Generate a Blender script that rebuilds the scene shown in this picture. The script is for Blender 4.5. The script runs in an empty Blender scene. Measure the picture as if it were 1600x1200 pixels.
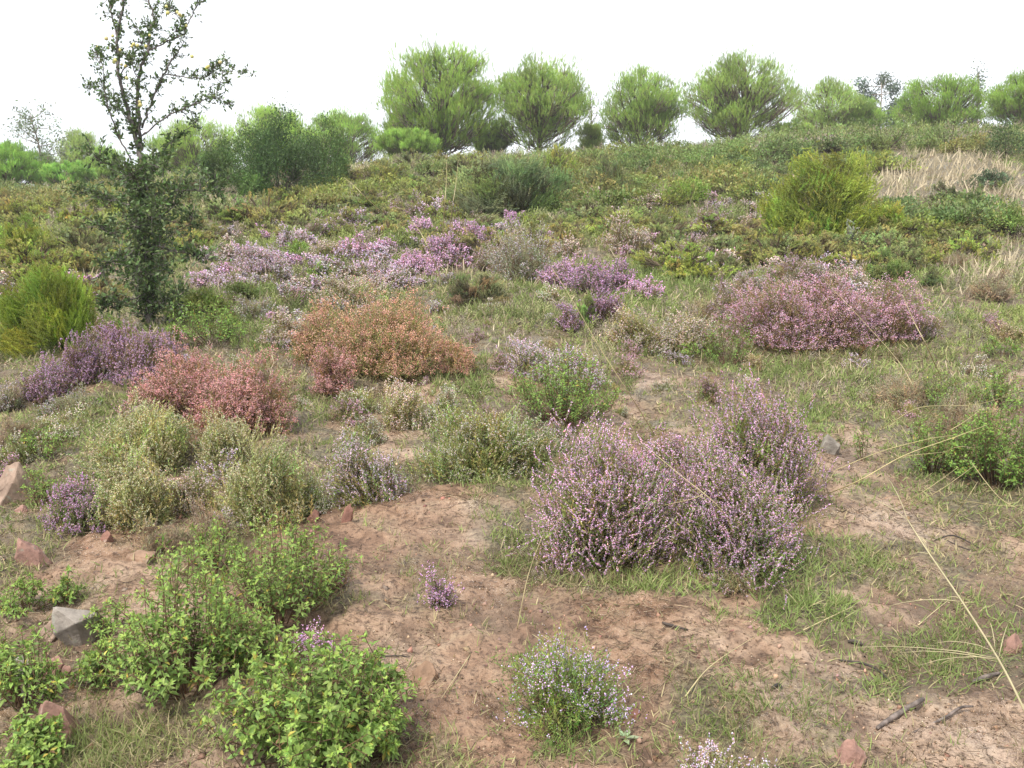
import bpy, math, random
import numpy as np
from mathutils import Vector

# ------------------------------------------------------------------ camera, sky, sun, exposure
SC = bpy.context.scene
COL = SC.collection
CAM_H, PITCH, FPX = 1.6, math.radians(8.0), 1385.6       # FPX: focal length in pixels of a 1600 px wide frame
cam_d = bpy.data.cameras.new('camera'); cam = bpy.data.objects.new('camera', cam_d); COL.objects.link(cam)
cam_d.sensor_width = 36.0; cam_d.lens = 36.0 * FPX / 1600.0
cam_d.clip_start = 0.05; cam_d.clip_end = 3000
cam.location = (0, 0, CAM_H); cam.rotation_euler = (math.pi/2 - PITCH, 0, 0)
SC.camera = cam
SC.view_settings.view_transform = 'Standard'; SC.view_settings.look = 'None'
SC.view_settings.exposure = 0.74; SC.view_settings.gamma = 1.0
SUN_EL, SUN_AZ = math.radians(56), math.radians(-142)     # azimuth from +Y towards +X

w = bpy.data.worlds.new('World'); SC.world = w; w.use_nodes = True
nt = w.node_tree; nt.nodes.clear()
out = nt.nodes.new('ShaderNodeOutputWorld'); bg = nt.nodes.new('ShaderNodeBackground')
sky = nt.nodes.new('ShaderNodeTexSky'); sky.sky_type = 'NISHITA'; sky.sun_disc = False
sky.sun_elevation = SUN_EL; sky.sun_rotation = SUN_AZ
bg.inputs['Strength'].default_value = 0.086
# an even layer of bright cloud over the physical sky
tc = nt.nodes.new('ShaderNodeTexCoord'); nz = nt.nodes.new('ShaderNodeTexNoise')
nz.inputs['Scale'].default_value = 1.6; nz.inputs['Detail'].default_value = 5
nt.links.new(tc.outputs['Generated'], nz.inputs['Vector'])
rp = nt.nodes.new('ShaderNodeValToRGB')
rp.color_ramp.elements[0].position = 0.3; rp.color_ramp.elements[0].color = (8.4, 9.0, 9.8, 1)
rp.color_ramp.elements[1].position = 0.7; rp.color_ramp.elements[1].color = (11.5, 11.6, 11.8, 1)
nt.links.new(nz.outputs['Fac'], rp.inputs['Fac'])
mx = nt.nodes.new('ShaderNodeMix'); mx.data_type = 'RGBA'; mx.inputs['Factor'].default_value = 0.88
nt.links.new(sky.outputs[0], mx.inputs['A']); nt.links.new(rp.outputs[0], mx.inputs['B'])
nt.links.new(mx.outputs['Result'], bg.inputs[0]); nt.links.new(bg.outputs[0], out.inputs[0])

sun_d = bpy.data.lights.new('sun', 'SUN'); sun = bpy.data.objects.new('sun', sun_d); COL.objects.link(sun)
sun_d.energy = 3.3; sun_d.angle = math.radians(9); sun_d.color = (1.0, 0.955, 0.88)
sd = Vector((math.sin(SUN_AZ)*math.cos(SUN_EL), math.cos(SUN_AZ)*math.cos(SUN_EL), math.sin(SUN_EL)))
sun.rotation_euler = sd.to_track_quat('Z', 'Y').to_euler()

# ------------------------------------------------------------------ noise, terrain, projection
def _hash(ix, iy, iz, seed):
    h = (ix*374761393 + iy*668265263 + iz*2147483647 + seed*1274126177) & 0xFFFFFFFF
    h = ((h ^ (h >> 13)) * 1274126177) & 0xFFFFFFFF
    return ((h ^ (h >> 16)) & 0xFFFF) / 65535.0
def vnoise(x, y, z=None, seed=0):
    x = np.asarray(x, float); y = np.asarray(y, float); z = np.zeros_like(x) if z is None else np.asarray(z, float)
    x0 = np.floor(x).astype(np.int64); y0 = np.floor(y).astype(np.int64); z0 = np.floor(z).astype(np.int64)
    fx = x-x0; fy = y-y0; fz = z-z0
    fx = fx*fx*(3-2*fx); fy = fy*fy*(3-2*fy); fz = fz*fz*(3-2*fz)
    r = 0
    for dx in (0, 1):
        for dy in (0, 1):
            for dz in (0, 1):
                r = r + _hash(x0+dx, y0+dy, z0+dz, seed)*np.where(dx, fx, 1-fx)*np.where(dy, fy, 1-fy)*np.where(dz, fz, 1-fz)
    return r
def fbm(x, y, s, o=3, seed=0):
    r = 0; a = 1; t = 0
    for i in range(o):
        r = r + a*vnoise(np.asarray(x)*s, np.asarray(y)*s, None, seed+i*7); t += a; a *= .5; s *= 2.03
    return r/t
_ky = np.array([-40, -5, 0, 2.5, 3.5, 6, 9, 13, 20, 28, 34, 40, 50, 90, 250, 1200.])
_kz = np.array([-3, -.5, 0, .27, .385, .65, .97, 1.6, 3.0, 4.55, 5.3, 5.62, 5.6, 4.0, 0, -20.])
def _profile(y):
    y = np.asarray(y, float)
    m = np.zeros(len(_ky)); d = np.diff(_kz)/np.diff(_ky)
    m[1:-1] = (d[1:]+d[:-1])/2; m[0] = d[0]; m[-1] = d[-1]
    yy = np.clip(y, _ky[0], _ky[-1]-1e-6); i = np.clip(np.searchsorted(_ky, yy, side='right')-1, 0, len(_ky)-2)
    h = _ky[i+1]-_ky[i]; t = (yy-_ky[i])/h
    return ((2*t**3-3*t**2+1)*_kz[i] + (t**3-2*t**2+t)*h*m[i] + (-2*t**3+3*t**2)*_kz[i+1] + (t**3-t**2)*h*m[i+1])
def terrain(x, y):
    x = np.asarray(x, float); y = np.asarray(y, float)
    z = _profile(y)
    k = np.clip((y-9)/18, 0, 1)
    z = z + k*np.clip(x, -30, 30)*0.030 - k*.45*np.clip((-x-4)/9, 0, 1.3) + k*.42*np.clip((x-6)/9, 0, 1.2) + k*.25*np.exp(-((x-10)/5)**2)
    z = z + (fbm(x, y, .45, 2, 3)-.5)*.22*np.clip(y/8, .35, 1.6)
    return z
def relief(x, y):                                        # clods and small ledges of the muddy slope
    a = fbm(x, y, 2.6, 4, 11); b = fbm(x+.06*a, y, 7.5, 3, 21)
    st = a*9; fl = np.floor(st); fr = st-fl; st = (fl + np.clip((fr-.25)*3.2, 0, 1))/9
    return (st-.5)*.10 + (b-.5)*.040 + (fbm(x, y, 22, 3, 31)-.5)*.030
def gz(x, y): return terrain(x, y) + relief(x, y)*np.clip(1.6-np.asarray(y)/12, .25, 1)
FW = np.array([0, math.cos(PITCH), -math.sin(PITCH)]); UPV = np.array([0, math.sin(PITCH), math.cos(PITCH)]); RT = np.array([1., 0, 0])
CAMP = np.array([0, 0, CAM_H])
def ray(u, v):
    return FW + RT*((u-800)/FPX) + UPV*((600-v)/FPX)
_S = np.geomspace(1.2, 80, 2200)
def hit(u, v, fallback=34.0):
    P = CAMP + _S[:, None]*ray(u, v)
    below = P[:, 2] < terrain(P[:, 0], P[:, 1])
    if not below.any():
        s = fallback
    else:
        s = _S[np.argmax(below)]
    p = CAMP + s*ray(u, v)
    return np.array([p[0], p[1], float(gz(p[0], p[1]))]), s
def at(u, v, s): return CAMP + s*ray(u, v)                # a point s metres in front of the camera
def proj(x, y, z):
    d = y*FW[1] + (z-CAM_H)*FW[2]
    return 800 + FPX*x/d, 600 - FPX*(y*UPV[1] + (z-CAM_H)*UPV[2])/d

# ------------------------------------------------------------------ mesh building
def norm(v): return v/np.maximum(np.linalg.norm(v, axis=-1, keepdims=True), 1e-9)
def frames(d, hint=None, rng=None):
    d = norm(np.asarray(d, float))
    if hint is None: hint = rng.normal(size=d.shape)
    x = norm(hint - (hint*d).sum(-1, keepdims=True)*d); y = np.cross(d, x)
    return np.stack([x, y, d], axis=-1)                   # columns: x, y, z(=d)
class MB:
    def __init__(s): s.V = []; s.F = []; s.C = []; s.n = 0
    def add(s, V, F, C=(1, 1, 1)):
        V = np.asarray(V, np.float32); F = np.asarray(F, np.int64); C = np.asarray(C, np.float32)
        if F.shape[1] == 4: F = np.concatenate([F[:, [0, 1, 2]], F[:, [0, 2, 3]]])
        s.V.append(V); s.F.append(F+s.n); s.C.append(np.broadcast_to(C, V.shape)); s.n += len(V)
    def inst(s, T, R, P, S, C, W=None):
        tv, tf = T[0], T[1]; tcol = T[2] if len(T) > 2 else None
        N = len(P); S = np.asarray(S, float)
        if N == 0: return
        if S.ndim == 1: S = np.repeat(S[:, None], 3, 1)
        v = np.einsum('nij,ntj->nti', R, tv[None]*S[:, None, :]) + np.asarray(P)[:, None, :]
        f = tf[None] + (np.arange(N)*len(tv))[:, None, None]
        c = np.repeat(np.asarray(C, float)[:, None, :], len(tv), 1)
        if tcol is not None: c = c*tcol[None]
        s.add(v.reshape(-1, 3), f.reshape(-1, 3), c.reshape(-1, 3))
    def tube(s, pts, rad, sides=7, C=(1, 1, 1)):
        pts = np.asarray(pts, float); n = len(pts); rad = np.broadcast_to(rad, (n,))
        t = norm(np.gradient(pts, axis=0)); ref = np.array([.13, .97, .2]) if abs(t[0][2]) > .8 else np.array([.05, .1, 1])
        X = norm(ref - (t@ref)[:, None]*t); Y = np.cross(t, X)
        a = np.linspace(0, 2*np.pi, sides, endpoint=False)
        V = pts[:, None] + rad[:, None, None]*(np.cos(a)[None, :, None]*X[:, None] + np.sin(a)[None, :, None]*Y[:, None])
        i = np.arange(n-1)[:, None]*sides; j = np.arange(sides)[None]; k = (j+1) % sides
        F = np.stack([i+j, i+k, i+sides+k, i+sides+j], -1).reshape(-1, 4)
        V = V.reshape(-1, 3); V = np.concatenate([V, pts[:1], pts[-1:]])
        a0 = [[(q+1) % sides, q, n*sides] for q in range(sides)]; a1 = [[(n-1)*sides+q, (n-1)*sides+(q+1) % sides, n*sides+1] for q in range(sides)]
        F = np.concatenate([F[:, [0, 1, 2]], F[:, [0, 2, 3]], a0, a1])
        s.add(V, F, C)
    def sticks(s, A, B, r, C):                            # many thin straight pieces
        d = B-A; L = np.linalg.norm(d, axis=1)
        s.inst(PRISM, frames(d, rng=np.random.default_rng(5)), A, np.stack([r, r, L], 1), C)
    def mesh(s, name, mat, smooth=False):
        V = np.concatenate(s.V); F = np.concatenate(s.F); C = np.concatenate(s.C)
        me = bpy.data.meshes.new(name); me.vertices.add(len(V)); me.vertices.foreach_set('co', V.astype(np.float32).ravel())
        me.loops.add(len(F)*3); me.loops.foreach_set('vertex_index', F.astype(np.int32).ravel())
        me.polygons.add(len(F)); me.polygons.foreach_set('loop_start', np.arange(0, len(F)*3, 3, dtype=np.int32))
        me.polygons.foreach_set('loop_total', np.full(len(F), 3, np.int32))
        if smooth: me.polygons.foreach_set('use_smooth', np.ones(len(F), bool))
        at_ = me.color_attributes.new('Col', 'FLOAT_COLOR', 'POINT')
        at_.data.foreach_set('color', np.concatenate([C, np.ones((len(C), 1), np.float32)], 1).astype(np.float32).ravel())
        me.update(); me.materials.append(mat); return me
def link(name, me, parent=None, tint=None):
    o = bpy.data.objects.new(name, me); COL.objects.link(o); o.parent = parent
    if tint is not None: o.color = (*tint, 1)
    return o
def tag(o, label, cat, group=None):
    o['label'] = label; o['category'] = cat
    if group: o['group'] = group
    return o
def thing(name, label, cat, loc, group=None, rz=0.0):
    o = bpy.data.objects.new(name, None); COL.objects.link(o); o.empty_display_size = .1
    o.location = tuple(float(c) for c in loc); o.rotation_euler = (0, 0, rz); return tag(o, label, cat, group)

# templates (all triangles); z is the axis
_a = np.arange(3)*2*np.pi/3
PRISM = (np.concatenate([np.stack([np.cos(_a), np.sin(_a), 0*_a], 1), np.stack([.7*np.cos(_a), .7*np.sin(_a), 0*_a+1], 1)]),
         np.array([[0, 1, 4], [0, 4, 3], [1, 2, 5], [1, 5, 4], [2, 0, 3], [2, 3, 5]]))
BLOSSOM = (np.array([[0, 0, -.5], [.5, 0, .1], [-.25, .43, .1], [-.25, -.43, .1], [0, 0, .6]]),
           np.array([[0, 2, 1], [0, 3, 2], [0, 1, 3], [1, 2, 4], [2, 3, 4], [3, 1, 4]]))
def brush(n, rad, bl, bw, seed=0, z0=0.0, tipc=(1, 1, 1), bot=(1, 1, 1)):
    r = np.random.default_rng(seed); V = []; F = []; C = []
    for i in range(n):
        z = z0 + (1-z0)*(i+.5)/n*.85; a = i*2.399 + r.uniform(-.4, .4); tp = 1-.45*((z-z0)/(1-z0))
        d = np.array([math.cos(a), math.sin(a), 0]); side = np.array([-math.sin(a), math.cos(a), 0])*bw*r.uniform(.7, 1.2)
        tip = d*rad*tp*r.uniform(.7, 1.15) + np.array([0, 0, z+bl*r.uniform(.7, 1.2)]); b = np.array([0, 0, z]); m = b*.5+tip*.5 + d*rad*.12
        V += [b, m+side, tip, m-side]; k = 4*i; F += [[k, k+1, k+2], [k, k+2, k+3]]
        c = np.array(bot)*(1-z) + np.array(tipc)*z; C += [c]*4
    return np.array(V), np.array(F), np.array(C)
LEAF2 = (np.array([[0, 0, 0], [.10, .24, .45], [0, 0, 1.], [.10, -.24, .45]]), np.array([[0, 1, 2], [0, 2, 3]]))
def leaf_t(w=.22, fold=.09, droop=.14):
    V = np.array([[0, 0, 0], [fold-.01, w*.8, .25], [fold-.03, w, .55], [-droop, 0, 1.], [fold-.03, -w, .55], [fold-.01, -w*.8, .25], [0, 0, .28], [-droop*.25, 0, .6]])
    return V, np.array([[0, 1, 6], [0, 6, 5], [1, 2, 7], [1, 7, 6], [5, 6, 7], [5, 7, 4], [2, 3, 7], [7, 3, 4]])
LEAF8 = leaf_t(); LEAF8N = leaf_t(.17, .06, .2); LEAF8W = leaf_t(.33, .07, .1)
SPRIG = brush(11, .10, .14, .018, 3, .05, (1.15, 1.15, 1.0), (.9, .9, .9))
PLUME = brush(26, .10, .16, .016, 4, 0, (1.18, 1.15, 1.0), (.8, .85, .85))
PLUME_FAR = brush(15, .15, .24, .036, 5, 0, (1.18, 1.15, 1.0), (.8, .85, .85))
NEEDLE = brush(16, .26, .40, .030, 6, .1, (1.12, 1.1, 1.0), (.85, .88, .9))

# ------------------------------------------------------------------ materials
def nodes_of(name):
    m = bpy.data.materials.new(name); m.use_nodes = True; t = m.node_tree; t.nodes.clear()
    return m, t, t.nodes, t.links
def leafy(name, transl=.3, rough=.55, spec=.25, vary=.25, vscale=6.0):
    m, t, N, L = nodes_of(name)
    o = N.new('ShaderNodeOutputMaterial'); p = N.new('ShaderNodeBsdfPrincipled'); tr = N.new('ShaderNodeBsdfTranslucent'); mix = N.new('ShaderNodeMixShader')
    at_ = N.new('ShaderNodeAttribute'); at_.attribute_name = 'Col'; oi = N.new('ShaderNodeObjectInfo')
    mu = N.new('ShaderNodeMix'); mu.data_type = 'RGBA'; mu.blend_type = 'MULTIPLY'; mu.inputs['Factor'].default_value = 1
    L.new(at_.outputs['Color'], mu.inputs['A']); L.new(oi.outputs['Color'], mu.inputs['B'])
    ge = N.new('ShaderNodeNewGeometry'); nz = N.new('ShaderNodeTexNoise'); nz.inputs['Scale'].default_value = vscale; nz.inputs['Detail'].default_value = 2
    L.new(ge.outputs['Position'], nz.inputs['Vector'])
    mr = N.new('ShaderNodeMapRange'); mr.inputs['To Min'].default_value = 1-vary*1.6; mr.inputs['To Max'].default_value = 1+vary*1.6
    mr.inputs['From Min'].default_value = .25; mr.inputs['From Max'].default_value = .75; L.new(nz.outputs['Fac'], mr.inputs['Value'])
    sc_ = N.new('ShaderNodeVectorMath'); sc_.operation = 'SCALE'; L.new(mu.outputs['Result'], sc_.inputs[0]); L.new(mr.outputs[0], sc_.inputs['Scale'])
    L.new(sc_.outputs[0], p.inputs['Base Color']); L.new(sc_.outputs[0], tr.inputs['Color'])
    p.inputs['Roughness'].default_value = rough; p.inputs['Specular IOR Level'].default_value = spec
    mix.inputs[0].default_value = transl; L.new(p.outputs[0], mix.inputs[1]); L.new(tr.outputs[0], mix.inputs[2]); L.new(mix.outputs[0], o.inputs[0])
    return m
M_LEAF = leafy('soft_leaf', .34, .55, .3, .12, 3.0)
M_GLOSSY = leafy('leathery_leaf', .2, .48, .35, .12, 5.0)
M_FINE = leafy('heath_twiglets', .22, .7, .15, .16, 4.0)
M_PETAL = leafy('heather_blossom', .3, .7, .1, .14, 7.0)
M_NEEDLE = leafy('pine_needles', .4, .5, .3, .14, .9)
M_STEM = leafy('woody_stem', 0.0, .85, .15, .2, 14.0)
M_GRASS = leafy('grass_blade', .35, .55, .25, .18, 2.2)
M_STRAW = leafy('dry_straw', .25, .5, .35, .12, 20.0)
M_FRUIT = leafy('pear_skin', 0.05, .35, .5, .1, 40.0)
def bark_mat():
    m, t, N, L = nodes_of('tree_bark'); o = N.new('ShaderNodeOutputMaterial'); p = N.new('ShaderNodeBsdfPrincipled'); L.new(p.outputs[0], o.inputs[0])
    ge = N.new('ShaderNodeTexCoord'); mp = N.new('ShaderNodeMapping'); mp.inputs['Scale'].default_value = (1, 1, .35); L.new(ge.outputs['Object'], mp.inputs[0])
    nz = N.new('ShaderNodeTexNoise'); nz.inputs['Scale'].default_value = 28; nz.inputs['Detail'].default_value = 5; L.new(mp.outputs[0], nz.inputs['Vector'])
    r = N.new('ShaderNodeValToRGB'); r.color_ramp.elements[0].position = .35; r.color_ramp.elements[0].color = (.05, .042, .036, 1)
    r.color_ramp.elements[1].position = .68; r.color_ramp.elements[1].color = (.24, .21, .18, 1); L.new(nz.outputs['Fac'], r.inputs[0])
    oi = N.new('ShaderNodeObjectInfo'); mu = N.new('ShaderNodeMix'); mu.data_type = 'RGBA'; mu.blend_type = 'MULTIPLY'; mu.inputs['Factor'].default_value = 1
    L.new(r.outputs[0], mu.inputs['A']); L.new(oi.outputs['Color'], mu.inputs['B']); L.new(mu.outputs['Result'], p.inputs['Base Color']); p.inputs['Roughness'].default_value = .85
    b = N.new('ShaderNodeBump'); b.inputs['Strength'].default_value = .6; b.inputs['Distance'].default_value = .01; L.new(nz.outputs['Fac'], b.inputs['Height']); L.new(b.outputs[0], p.inputs['Normal'])
    return m
M_BARK = bark_mat()
def rock_mat():
    m, t, N, L = nodes_of('sandstone'); o = N.new('ShaderNodeOutputMaterial'); p = N.new('ShaderNodeBsdfPrincipled'); L.new(p.outputs[0], o.inputs[0])
    ge = N.new('ShaderNodeTexCoord'); nz = N.new('ShaderNodeTexNoise'); nz.inputs['Scale'].default_value = 14; nz.inputs['Detail'].default_value = 7; nz.inputs['Roughness'].default_value = .65
    L.new(ge.outputs['Object'], nz.inputs['Vector'])
    r = N.new('ShaderNodeValToRGB'); e = r.color_ramp.elements; e[0].position = .3; e[0].color = (.42, .40, .38, 1); e[1].position = .72; e[1].color = (1.15, 1.1, 1.05, 1); L.new(nz.outputs['Fac'], r.inputs[0])
    oi = N.new('ShaderNodeObjectInfo'); mu = N.new('ShaderNodeMix'); mu.data_type = 'RGBA'; mu.blend_type = 'MULTIPLY'; mu.inputs['Factor'].default_value = 1
    L.new(r.outputs[0], mu.inputs['A']); L.new(oi.outputs['Color'], mu.inputs['B'])
    n2 = N.new('ShaderNodeTexNoise'); n2.inputs['Scale'].default_value = 30; n2.inputs['Detail'].default_value = 4; L.new(ge.outputs['Object'], n2.inputs['Vector'])
    r2 = N.new('ShaderNodeValToRGB'); r2.color_ramp.elements[0].position = .58; r2.color_ramp.elements[1].position = .7; L.new(n2.outputs['Fac'], r2.inputs[0])
    lm = N.new('ShaderNodeMix'); lm.data_type = 'RGBA'; lm.inputs['B'].default_value = (.30, .31, .25, 1); L.new(mu.outputs['Result'], lm.inputs['A'])
    ma = N.new('ShaderNodeMath'); ma.operation = 'MULTIPLY'; ma.inputs[1].default_value = .6; L.new(r2.outputs[0], ma.inputs[0]); L.new(ma.outputs[0], lm.inputs['Factor'])
    L.new(lm.outputs['Result'], p.inputs['Base Color']); p.inputs['Roughness'].default_value = .82
    b = N.new('ShaderNodeBump'); b.inputs['Strength'].default_value = .7; b.inputs['Distance'].default_value = .012; L.new(nz.outputs['Fac'], b.inputs['Height']); L.new(b.outputs[0], p.inputs['Normal'])
    return m
M_ROCK = rock_mat()
def soil_mat():
    m, t, N, L = nodes_of('wet_clay_soil'); o = N.new('ShaderNodeOutputMaterial'); p = N.new('ShaderNodeBsdfPrincipled'); L.new(p.outputs[0], o.inputs[0])
    ge = N.new('ShaderNodeNewGeometry')
    def noise(s, d, r=.55, dist=0):
        n = N.new('ShaderNodeTexNoise'); n.inputs['Scale'].default_value = s; n.inputs['Detail'].default_value = d; n.inputs['Roughness'].default_value = r
        n.inputs['Distortion'].default_value = dist; L.new(ge.outputs['Position'], n.inputs['Vector']); return n.outputs['Fac']
    def ramp(f, *st):
        r = N.new('ShaderNodeValToRGB'); L.new(f, r.inputs[0]); e = r.color_ramp.elements
        while len(e) < len(st): e.new(.5)
        for i, (q, c) in enumerate(st): e[i].position = q; e[i].color = (*c, 1)
        return r.outputs[0]
    def mixc(f, a, b, bt='MIX'):
        x = N.new('ShaderNodeMix'); x.data_type = 'RGBA'; x.blend_type = bt
        if isinstance(f, float): x.inputs['Factor'].default_value = f
        else: L.new(f, x.inputs['Factor'])
        for k, c in (('A', a), ('B', b)):
            if isinstance(c, tuple): x.inputs[k].default_value = (*c, 1)
            else: L.new(c, x.inputs[k])
        return x.outputs['Result']
    big = noise(1.3, 5, .6, .3); mid = noise(6, 7, .62, .4); fine = noise(45, 6, .65); grit = noise(160, 3, .6)
    c1 = ramp(big, (.3, (.22, .13, .085)), (.46, (.345, .22, .145)), (.58, (.44, .315, .225)), (.75, (.43, .325, .26)))
    c2 = ramp(mid, (.34, (.40, .35, .31)), (.46, (.80, .77, .73)), (.56, (1.1, 1.09, 1.08)), (.66, (1.34, 1.36, 1.38)))
    c = mixc(1.0, c1, c2, 'MULTIPLY')
    c = mixc(1.0, c, ramp(fine, (.36, (.36, .33, .31)), (.47, (.90, .89, .88)), (.75, (1.15, 1.15, 1.15))), 'MULTIPLY')
    a = N.new('ShaderNodeAttribute'); a.attribute_name = 'Col'; sp = N.new('ShaderNodeSeparateColor'); L.new(a.outputs['Color'], sp.inputs[0])
    # R = how much ground cover and litter, G = low hollows with darker mud, B = far slope
    cov = ramp(fine, (.32, (.045, .034, .024)), (.5, (.125, .10, .058)), (.68, (.23, .20, .11)))
    ad = N.new('ShaderNodeMath'); ad.operation = 'ADD'; L.new(sp.outputs[0], ad.inputs[0])
    sb = N.new('ShaderNodeMath'); sb.operation = 'MULTIPLY_ADD'; sb.inputs[1].default_value = 3.0; sb.inputs[2].default_value = -1.5; L.new(mid, sb.inputs[0]); L.new(sb.outputs[0], ad.inputs[1]); ad.use_clamp = True
    c = mixc(ad.outputs[0], c, cov)
    c = mixc(sp.outputs[1], c, (.115, .075, .048))
    L.new(c, p.inputs['Base Color'])
    L.new(ramp(noise(2.2, 4), (.42, (.17, .17, .17)), (.56, (.7, .7, .7))), p.inputs['Roughness']); p.inputs['Specular IOR Level'].default_value = .5
    hs = N.new('ShaderNodeMath'); hs.operation = 'ADD'; L.new(fine, hs.inputs[0]); h2 = N.new('ShaderNodeMath'); h2.operation = 'MULTIPLY'; h2.inputs[1].default_value = .35; L.new(grit, h2.inputs[0]); L.new(h2.outputs[0], hs.inputs[1])
    b = N.new('ShaderNodeBump'); b.inputs['Strength'].default_value = .9; b.inputs['Distance'].default_value = .016; L.new(hs.outputs[0], b.inputs['Height'])
    b2 = N.new('ShaderNodeBump'); b2.inputs['Strength'].default_value = .8; b2.inputs['Distance'].default_value = .05; L.new(mid, b2.inputs['Height']); L.new(b2.outputs[0], b.inputs['Normal'])
    L.new(b.outputs[0], p.inputs['Normal'])
    return m
M_SOIL = soil_mat()

# ------------------------------------------------------------------ maps of the slope (given where they lie in the photograph, used as ground positions)
BARE = [(660, 880, 170, 100, 1), (730, 1000, 260, 80, 1), (560, 860, 110, 55, .8), (980, 985, 170, 50, .8), (900, 1090, 260, 70, .8), (1250, 1010, 150, 50, .7), (1390, 940, 110, 45, .8),
        (1290, 1140, 170, 70, .8), (1540, 1130, 150, 80, 1), (1560, 930, 90, 60, .6), (1300, 700, 80, 50, .6), (1020, 590, 60, 22, .9), (1330, 800, 90, 40, .6), (170, 880, 100, 32, 1),
        (620, 690, 80, 50, .55), (320, 790, 60, 40, .5), (100, 1000, 120, 120, .35), (760, 790, 130, 45, .7), (640, 1080, 80, 60, .9), (1420, 880, 200, 60, .5), (300, 950, 110, 90, .4), (450, 840, 60, 30, .8), (1130, 1180, 120, 60, .5)]
LUSH = [(1060, 915, 180, 30, .62), (1290, 880, 100, 40, .45), (805, 860, 50, 40, .5), (820, 745, 100, 26, .6), (170, 660, 140, 40, .7), (1330, 565, 200, 50, .55), (1450, 640, 120, 60, .5), (780, 470, 120, 40, .7), (1060, 430, 90, 40, .8),
        (1500, 1010, 100, 60, .15), (1150, 1090, 120, 60, .15), (180, 1160, 130, 50, .6), (1260, 660, 60, 60, .6), (900, 1180, 90, 30, .4), (460, 640, 60, 40, .6), (1260, 960, 90, 35, .7), (720, 600, 60, 40, .6)]
def field(L, u, v):
    r = np.zeros_like(u)
    for cx, cy, rx, ry, s in L:
        d = ((u-cx)/rx)**2 + ((v-cy)/ry)**2
        r = np.maximum(r, s*np.clip(1.35-d, 0, 1))
    return r
def maps(x, y):
    u, v = proj(x, y, terrain(x, y))
    n = fbm(x, y, 1.7, 3, 77)-.5; n2 = fbm(x, y, 5.5, 2, 78)-.5
    bare = field(BARE, u, v); lush = field(LUSH, u, v)
    base = np.where(v > 620, .50, np.clip(.42+(620-v)/160, 0, 1))
    cover = np.clip(base - bare*.62 + lush*.75 + n*1.5 + n2*1.1, 0, 1)
    return u, v, cover, bare, lush

# ------------------------------------------------------------------ ground
def build_ground():
    ys = [-12, -6, -3, -1.5, -.5, 0, .4, .8, 1.1, 1.4]
    while ys[-1] < 1300: ys.append(ys[-1] + max(.011, ys[-1]*(.0052 if ys[-1] < 9 else .009 if ys[-1] < 45 else .05)))
    ys = np.array(ys)
    t = np.concatenate([-np.geomspace(12, .8, 26), np.linspace(-.78, .78, 330), np.geomspace(.8, 12, 26)])
    Y, T = np.meshgrid(ys, t, indexing='ij'); X = T*np.maximum(Y, 1.3)
    Z = gz(X, Y)
    _, _, cover, bare, _ = maps(X, np.maximum(Y, 1.0))
    rl = relief(X, Y); hollow_tone = np.clip((-.004-rl)*34, 0, .75)*(Y < 12)  # darker mud wherever the relief lies low
    n, m = Y.shape; i = np.arange(n-1)[:, None]*m; j = np.arange(m-1)[None]
    F = np.stack([i+j, i+j+1, i+m+j+1, i+m+j], -1).reshape(-1, 4)
    mb = MB(); mb.add(np.stack([X, Y, Z], -1).reshape(-1, 3), F, np.stack([np.clip(cover*1.6-.15, 0, 1), hollow_tone, np.clip(Y/30, 0, 1)], -1).reshape(-1, 3))
    o = link('ground', mb.mesh('ground', M_SOIL, True)); o['kind'] = 'structure'
build_ground()

# ------------------------------------------------------------------ plant generators; each returns the parts as (name, mesh)
def lump(rng, d, k=7, amp=.28):
    c = norm(rng.normal(size=(k, 3)) + [0, 0, .4]); a = rng.uniform(-1, 1, k)
    return np.clip(1 + amp*(np.exp(-3.2*(1-d@c.T))*a).sum(1), .62, 1.2)
def dome(rng, n, lo=.5, low=.05):
    z = rng.uniform(low, 1, n); a = rng.uniform(0, 2*np.pi, n); r = np.sqrt(1-z*z)
    return np.stack([r*np.cos(a), r*np.sin(a), z], 1), rng.uniform(lo**2, 1, n)**.5
def jit(rng, n, base, s=.12, h=.05):
    return np.asarray(base)[None]*(1+rng.normal(0, s, (n, 1)))*(1+rng.normal(0, h, (n, 3)))
def mix_petal(rng, q):
    c = jit(rng, q, (1, 1, 1), .2, .08); u = rng.random((q, 1))
    return np.where(u < .12, c*[[1.15, 1.3, 1.1]], np.where(u > .88, c*[[.62, .52, .38]], c))
def stems(rng, tips, mb, r0, col, base_spread=.1, bend=.35):
    n = len(tips); b = np.zeros_like(tips); b[:, :2] = tips[:, :2]*base_spread*rng.uniform(.3, 1.5, (n, 1)); b[:, 2] = -.02
    m = b*.45+tips*.55; m[:, :2] *= 1+bend*.35; m[:, 2] *= 1-bend*.35; m += rng.normal(0, .02, m.shape)*np.linalg.norm(tips, axis=1)[:, None]
    q = (b+m)/2 + rng.normal(0, .012, m.shape)
    rr = np.full(n, r0)*rng.uniform(.6, 1.3, n)
    C = jit(rng, n, col, .2)
    mb.sticks(b, q, rr, C); mb.sticks(q, m, rr*.72, C); mb.sticks(m, tips, rr*.5, C)

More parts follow.
